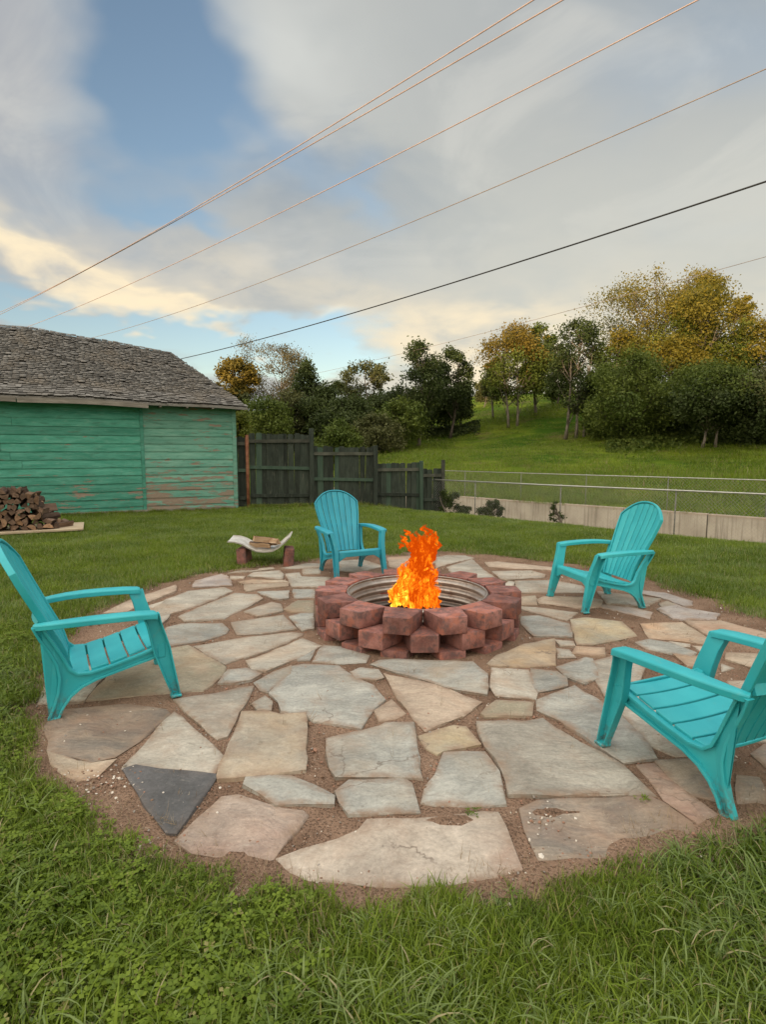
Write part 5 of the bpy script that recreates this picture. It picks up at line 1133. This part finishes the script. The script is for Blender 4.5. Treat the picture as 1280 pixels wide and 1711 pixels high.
def blades(seed, n, rad, L0, L1, w0, w1, curl, m_, seg=4, lean=.5):
    rg = np.random.default_rng(seed); V = []; F3 = []; tint = []; h = []
    for b in range(n):
        a = rg.uniform(0, 2 * np.pi); r = rad * np.sqrt(rg.random()); px, py = r * np.cos(a), r * np.sin(a); d = rg.uniform(0, 2 * np.pi); L = rg.uniform(L0, L1); w = rg.uniform(w0, w1)
        dx, dy = np.cos(d), np.sin(d); el = np.pi / 2 - abs(rg.normal(0, lean)); cu = curl * rg.uniform(.3, 1.5) / seg; x, y, z = px, py, -.008; tw = rg.uniform(-.6, .6); tn = rg.random(); o_ = len(V)
        for i in range(seg + 1):
            u = i / seg; ww = w * (1 - u ** 1.8) * (.75 + .25 * min(1, u * 3)); sa_ = d + np.pi / 2 + tw * u; sx, sy = np.cos(sa_) * ww / 2, np.sin(sa_) * ww / 2
            if i < seg: V += [(x - sx, y - sy, z), (x + sx, y + sy, z)]; tint += [tn, tn]; h += [u, u]
            else: V.append((x, y, z)); tint.append(tn); h.append(1)
            x += dx * np.cos(el) * L / seg; y += dy * np.cos(el) * L / seg; z += np.sin(el) * L / seg; el -= cu
        for i in range(seg - 1): q = o_ + 2 * i; F3 += [(q, q + 1, q + 3), (q, q + 3, q + 2)]
        q = o_ + 2 * (seg - 1); F3.append((q, q + 1, q + 2))
    return npmesh('grass_tuft', V, F3, m_, {'tint': tint, 'h': h}, smooth=True)
def leaflets(seed, n, rad, s0, s1, m_, hz=.05):
    rg = np.random.default_rng(seed); V = []; F3 = []; tint = []; h = []
    for b in range(n):
        a = rg.uniform(0, 6.283); r = rad * np.sqrt(rg.random()); c = np.array([r * np.cos(a), r * np.sin(a), rg.uniform(.01, hz)]); s = rg.uniform(s0, s1); tn = rg.random()
        for k in range(3):
            q = rg.uniform(0, 1) + k * 2.094; d = np.array([np.cos(q), np.sin(q), rg.uniform(-.2, .4)]); sd_ = np.array([-np.sin(q), np.cos(q), 0]); o_ = len(V)
            V += [tuple(c), tuple(c + d * s * .6 - sd_ * s * .38), tuple(c + d * s), tuple(c + d * s * .6 + sd_ * s * .38)]; tint += [tn] * 4; h += [.7] * 4; F3 += [(o_, o_ + 1, o_ + 2), (o_, o_ + 2, o_ + 3)]
    return npmesh('clover_tuft', V, F3, m_, {'tint': tint, 'h': h})
def rots(n, rg, tilt=.12): return np.stack([rg.normal(0, tilt, n), rg.normal(0, tilt, n), rg.uniform(0, 6.283, n)], 1)
def inview(X, Y, m=.6): return (np.abs(X) < .70 * Y + m + .35) & (Y > .55)
rg = np.random.default_rng(9)
edgen = lambda X, Y: .16 * (vnoise(X, Y, 2.2, 6) - .5) + .12 * (vnoise(X, Y, 6, 17) - .5)
# --- foreground: long curling blades over short undergrowth and clover
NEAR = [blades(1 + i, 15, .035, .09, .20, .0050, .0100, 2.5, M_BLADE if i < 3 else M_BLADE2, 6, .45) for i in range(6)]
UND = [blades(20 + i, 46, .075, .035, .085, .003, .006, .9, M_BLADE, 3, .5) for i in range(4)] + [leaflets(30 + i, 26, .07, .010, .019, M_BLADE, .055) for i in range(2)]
def area(N, x0, x1, y0, y1): return rg.uniform(x0, x1, N), rg.uniform(y0, y1, N)
X, Y = area(46000, -4.2, 4.2, .55, 4.6); sd_ = patio_sd(X, Y) + edgen(X, Y); k = inview(X, Y) & ((sd_ > -.01 + .07 * rg.random(len(X)) ** 2) | ((sd_ > -.10) & (rg.random(len(X)) < .07)))
bare = vnoise(X, Y, 1.3, 21) * .6 + vnoise(X, Y, 4.5, 22) * .4; k &= ~((bare < .35 + .20 * np.clip(1 - sd_ / .35, 0, 1)) & (rg.random(len(X)) < .85)); X, Y = X[k], Y[k]; sd_ = sd_[k]
n = len(X); le = X < .3 * Y * 0 - .15; idx = np.where(le & (rg.random(n) < .16), 4 + rg.integers(0, 2, n), rg.integers(0, 4, n))
scatter('lawn_undergrowth', np.stack([X, Y, terrain(X, Y)], 1), rots(n, rg), rg.uniform(.7, 1.25, n) * np.clip(.60 + sd_ * 2, .5, 1), idx, UND, 'short dense green grass and clover in the foreground lawn', 'grass')
X, Y = area(30000, -3.6, 3.6, .55, 3.9); sd_ = patio_sd(X, Y) + edgen(X, Y); den = .25 + .75 * (vnoise(X, Y, 1.8, 23) * .6 + vnoise(X, Y, 5, 24) * .4); den *= np.where(X > -.3, 1.0, .55)
k = inview(X, Y) & (sd_ > .05) & (rg.random(len(X)) < den * np.clip(sd_ / .25, .25, 1)); X, Y = X[k], Y[k]; n = len(X); sd_ = sd_[k]
scatter('long_grass', np.stack([X, Y, terrain(X, Y)], 1), rots(n, rg, .2), rg.uniform(.55, 1.15, n) * np.clip(.6 + sd_, .6, 1) * (.8 + .35 * vnoise(X, Y, .9, 25)), rg.integers(0, 6, n), NEAR, 'long curling grass blades in the foreground of the lawn', 'grass')
# --- dry straw and thatch at the patio edge
STRAW = [blades(50 + i, 12, .04, .03, .09, .0015, .003, .5, M_STRAW, 2, 1.3) for i in range(3)]
X, Y = area(26000, -4, 4, .9, 9); sd_ = patio_sd(X, Y) + edgen(X, Y); k = inview(X, Y) & (((np.abs(sd_ - .05) < .14) & (rg.random(len(X)) < .8)) | ((sd_ > 0) & (Y < 2.4) & (rg.random(len(X)) < np.where(vnoise(X, Y, 1.3, 21) * .6 + vnoise(X, Y, 4.5, 22) * .4 < .42, .60, .12))) | ((sd_ < 0) & (rg.random(len(X)) < .03)))
X, Y = X[k], Y[k]; n = len(X)
scatter('dry_straw', np.stack([X, Y, np.maximum(terrain(X, Y), -.015) + .006], 1), rots(n, rg, .3), rg.uniform(.6, 1.2, n), rg.integers(0, 3, n), STRAW, 'dry straw and thatch along the edge of the patio', 'straw')
# --- mid lawn
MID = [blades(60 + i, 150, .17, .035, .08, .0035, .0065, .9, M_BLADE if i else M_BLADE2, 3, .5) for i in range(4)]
X, Y = area(30000, -10, 9, 3.2, 15.5); sd_ = patio_sd(X, Y) + edgen(X, Y) * .8; s_ = (X + Y) * SQ
shx = (X + 3.842) * -.890 + (Y - 14.548) * -.457; shy = (X + 3.842) * .457 + (Y - 14.548) * -.890
k = inview(X, Y) & (sd_ > .10) & (s_ < 12.6) & ~((shx > -.1) & (shy < .05)); k &= (rg.random(len(X)) < np.clip(1.15 - Y / 30, .5, 1)); X, Y = X[k], Y[k]; n = len(X)
scatter('mown_lawn', np.stack([X, Y, terrain(X, Y)], 1), rots(n, rg, .05), rg.uniform(.75, 1.25, n) * (.8 + .4 * vnoise(X, Y, .7, 26)), rg.integers(0, 4, n), MID, 'mown green lawn around the patio up to the shed and fences', 'grass')
# --- meadow on the hill
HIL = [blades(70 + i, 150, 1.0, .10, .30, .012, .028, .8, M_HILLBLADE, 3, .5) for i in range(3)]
S_ = rg.uniform(18.9, 62, 9000); T_2 = rg.uniform(-62, 10, 9000); X = (S_ + T_2) * SQ; Y = (S_ - T_2) * SQ
k = (np.abs(X) < .72 * Y + 3) & (Y < 75) & (rg.random(9000) < np.clip(1.3 - S_ / 70, .3, 1)); X, Y = X[k], Y[k]; n = len(X)
scatter('meadow_grass', np.stack([X, Y, terrain(X, Y, False)], 1), rots(n, rg, .03), rg.uniform(.7, 1.2, n) * (.6 + .7 * vnoise(X, Y, .15, 27)), rg.integers(0, 3, n), HIL, 'meadow grass covering the hillside beyond the channel', 'grass')
# taller weeds on the near bank and along the shed and fence foot
WEED = [blades(80 + i, 40, .12, .08, .22, .005, .010, .9, M_HILLBLADE, 4, .4) for i in range(3)]
u_ = rg.random(1500); P1 = np.stack([(u_ * 12 - 10.4 + 12.4 + rg.normal(0, .25, 1500)) * SQ, (12.4 + rg.normal(0, .25, 1500) - (u_ * 12 - 10.4)) * SQ], 1)
u_ = rg.random(420); P2 = np.stack([-3.84 - .89 * 8 * u_ + .457 * (.10 + .08 * rg.random(420)), 14.548 - .457 * 8 * u_ - .89 * (.10 + .08 * rg.random(420))], 1)
u_ = rg.random(240); P3 = np.stack([-3.5 + 4.9 * u_, 14.45 + 1.3 * u_ + rg.normal(0, .08, 240)], 1)
P = np.concatenate([P1, P2, P3]); n = len(P); sc_w = np.concatenate([rg.uniform(.7, 1.3, 1500), rg.uniform(.35, .8, 420), rg.uniform(.5, 1.0, 240)])
scatter('edge_weeds', np.stack([P[:, 0], P[:, 1], terrain(P[:, 0], P[:, 1])], 1), rots(n, rg, .1), sc_w, rg.integers(0, 3, n), WEED, 'taller weeds along the channel bank, the shed foot and the fence', 'weeds')
# --- pebbles and crumbs on the patio soil
def pebble(seed, flat=.6):
    rg_ = random.Random(seed); bm = bmesh.new(); bmesh.ops.create_icosphere(bm, subdivisions=1, radius=1)
    for v in bm.verts: v.co = v.co * rg_.uniform(.7, 1.15); v.co.z *= flat
    me = bpy.data.meshes.new('pebble'); bm.to_mesh(me); bm.free(); return me
PM = [simple('pebble_white', (.55, .50, .44), (.70, .66, .60), 30, .8), simple('pebble_brown', (.16, .10, .07), (.26, .17, .12), 30, .9), simple('pebble_red', (.26, .14, .10), (.34, .20, .14), 30, .9), simple('pebble_grey', (.22, .20, .18), (.34, .31, .28), 30, .9)]
PEB = []
for i in range(8): me = pebble(i); me.materials.append(PM[i % 4]); PEB.append(me)
X, Y = area(26000, -3, 3.8, 1.6, 8.2); sd_ = patio_sd(X, Y); k = inview(X, Y) & (sd_ < .12) & (rg.random(len(X)) < np.clip(1.6 - Y / 5, .15, 1)); X, Y = X[k], Y[k]; n = len(X)
zz = -.006 + .010 * np.clip((patio_sd(X, Y) + .15) / .15, 0, 1); idx = rg.choice(8, n, p=[.02, .22, .17, .10, .02, .22, .17, .08]); sc_p = rg.uniform(.0022, .0065, n) * np.where(rg.random(n) < .08, 2.3, 1)
scatter('patio_pebbles', np.stack([X, Y, zz], 1), rots(n, rg, .5), sc_p, idx, PEB, 'small pebbles and crumbs of soil between the flagstones', 'gravel')
cl_ = [(-1.28, 2.40, .09, 60), (-1.22, 2.30, .10, 30), (.68, 2.02, .07, 9), (-.95, 1.98, .15, 16), (.0, 1.70, .30, 14), (-1.5, 2.98, .2, 12), (.66, 2.13, .05, 30), (1.9, 2.5, .3, 20)]
Pc = np.concatenate([np.stack([rg.normal(a, s, k), rg.normal(b, s * .7, k)], 1) for a, b, s, k in cl_]); n = len(Pc)
scatter('white_pebbles', np.stack([Pc[:, 0], Pc[:, 1], np.full(n, .004)], 1), rots(n, rg, .5), rg.uniform(.003, .008, n), rg.choice([0, 4, 2, 1, 3], n), PEB, 'pale pebbles and wood chips lying loose on the near patio edge', 'gravel')
# weeds growing in the joints
for k, (x, y, s, lab) in enumerate([(*[.37, 2.16], .9, 'small green weed in the joint above the pale stone'), (1.10, 2.245, .8, 'small green weed at the tip of the largest flagstone')]):
    m_ = leaflets(90 + k, 14, .03, .006, .012, M_BLADE, .03); m2 = blades(95 + k, 16, .025, .03, .07, .002, .004, 1, M_BLADE, 3, .6)
    e = empty('weed', (x, y, -.01), k, lab, 'weed'); link('leaves', m_, e); link('stems', m2, e)
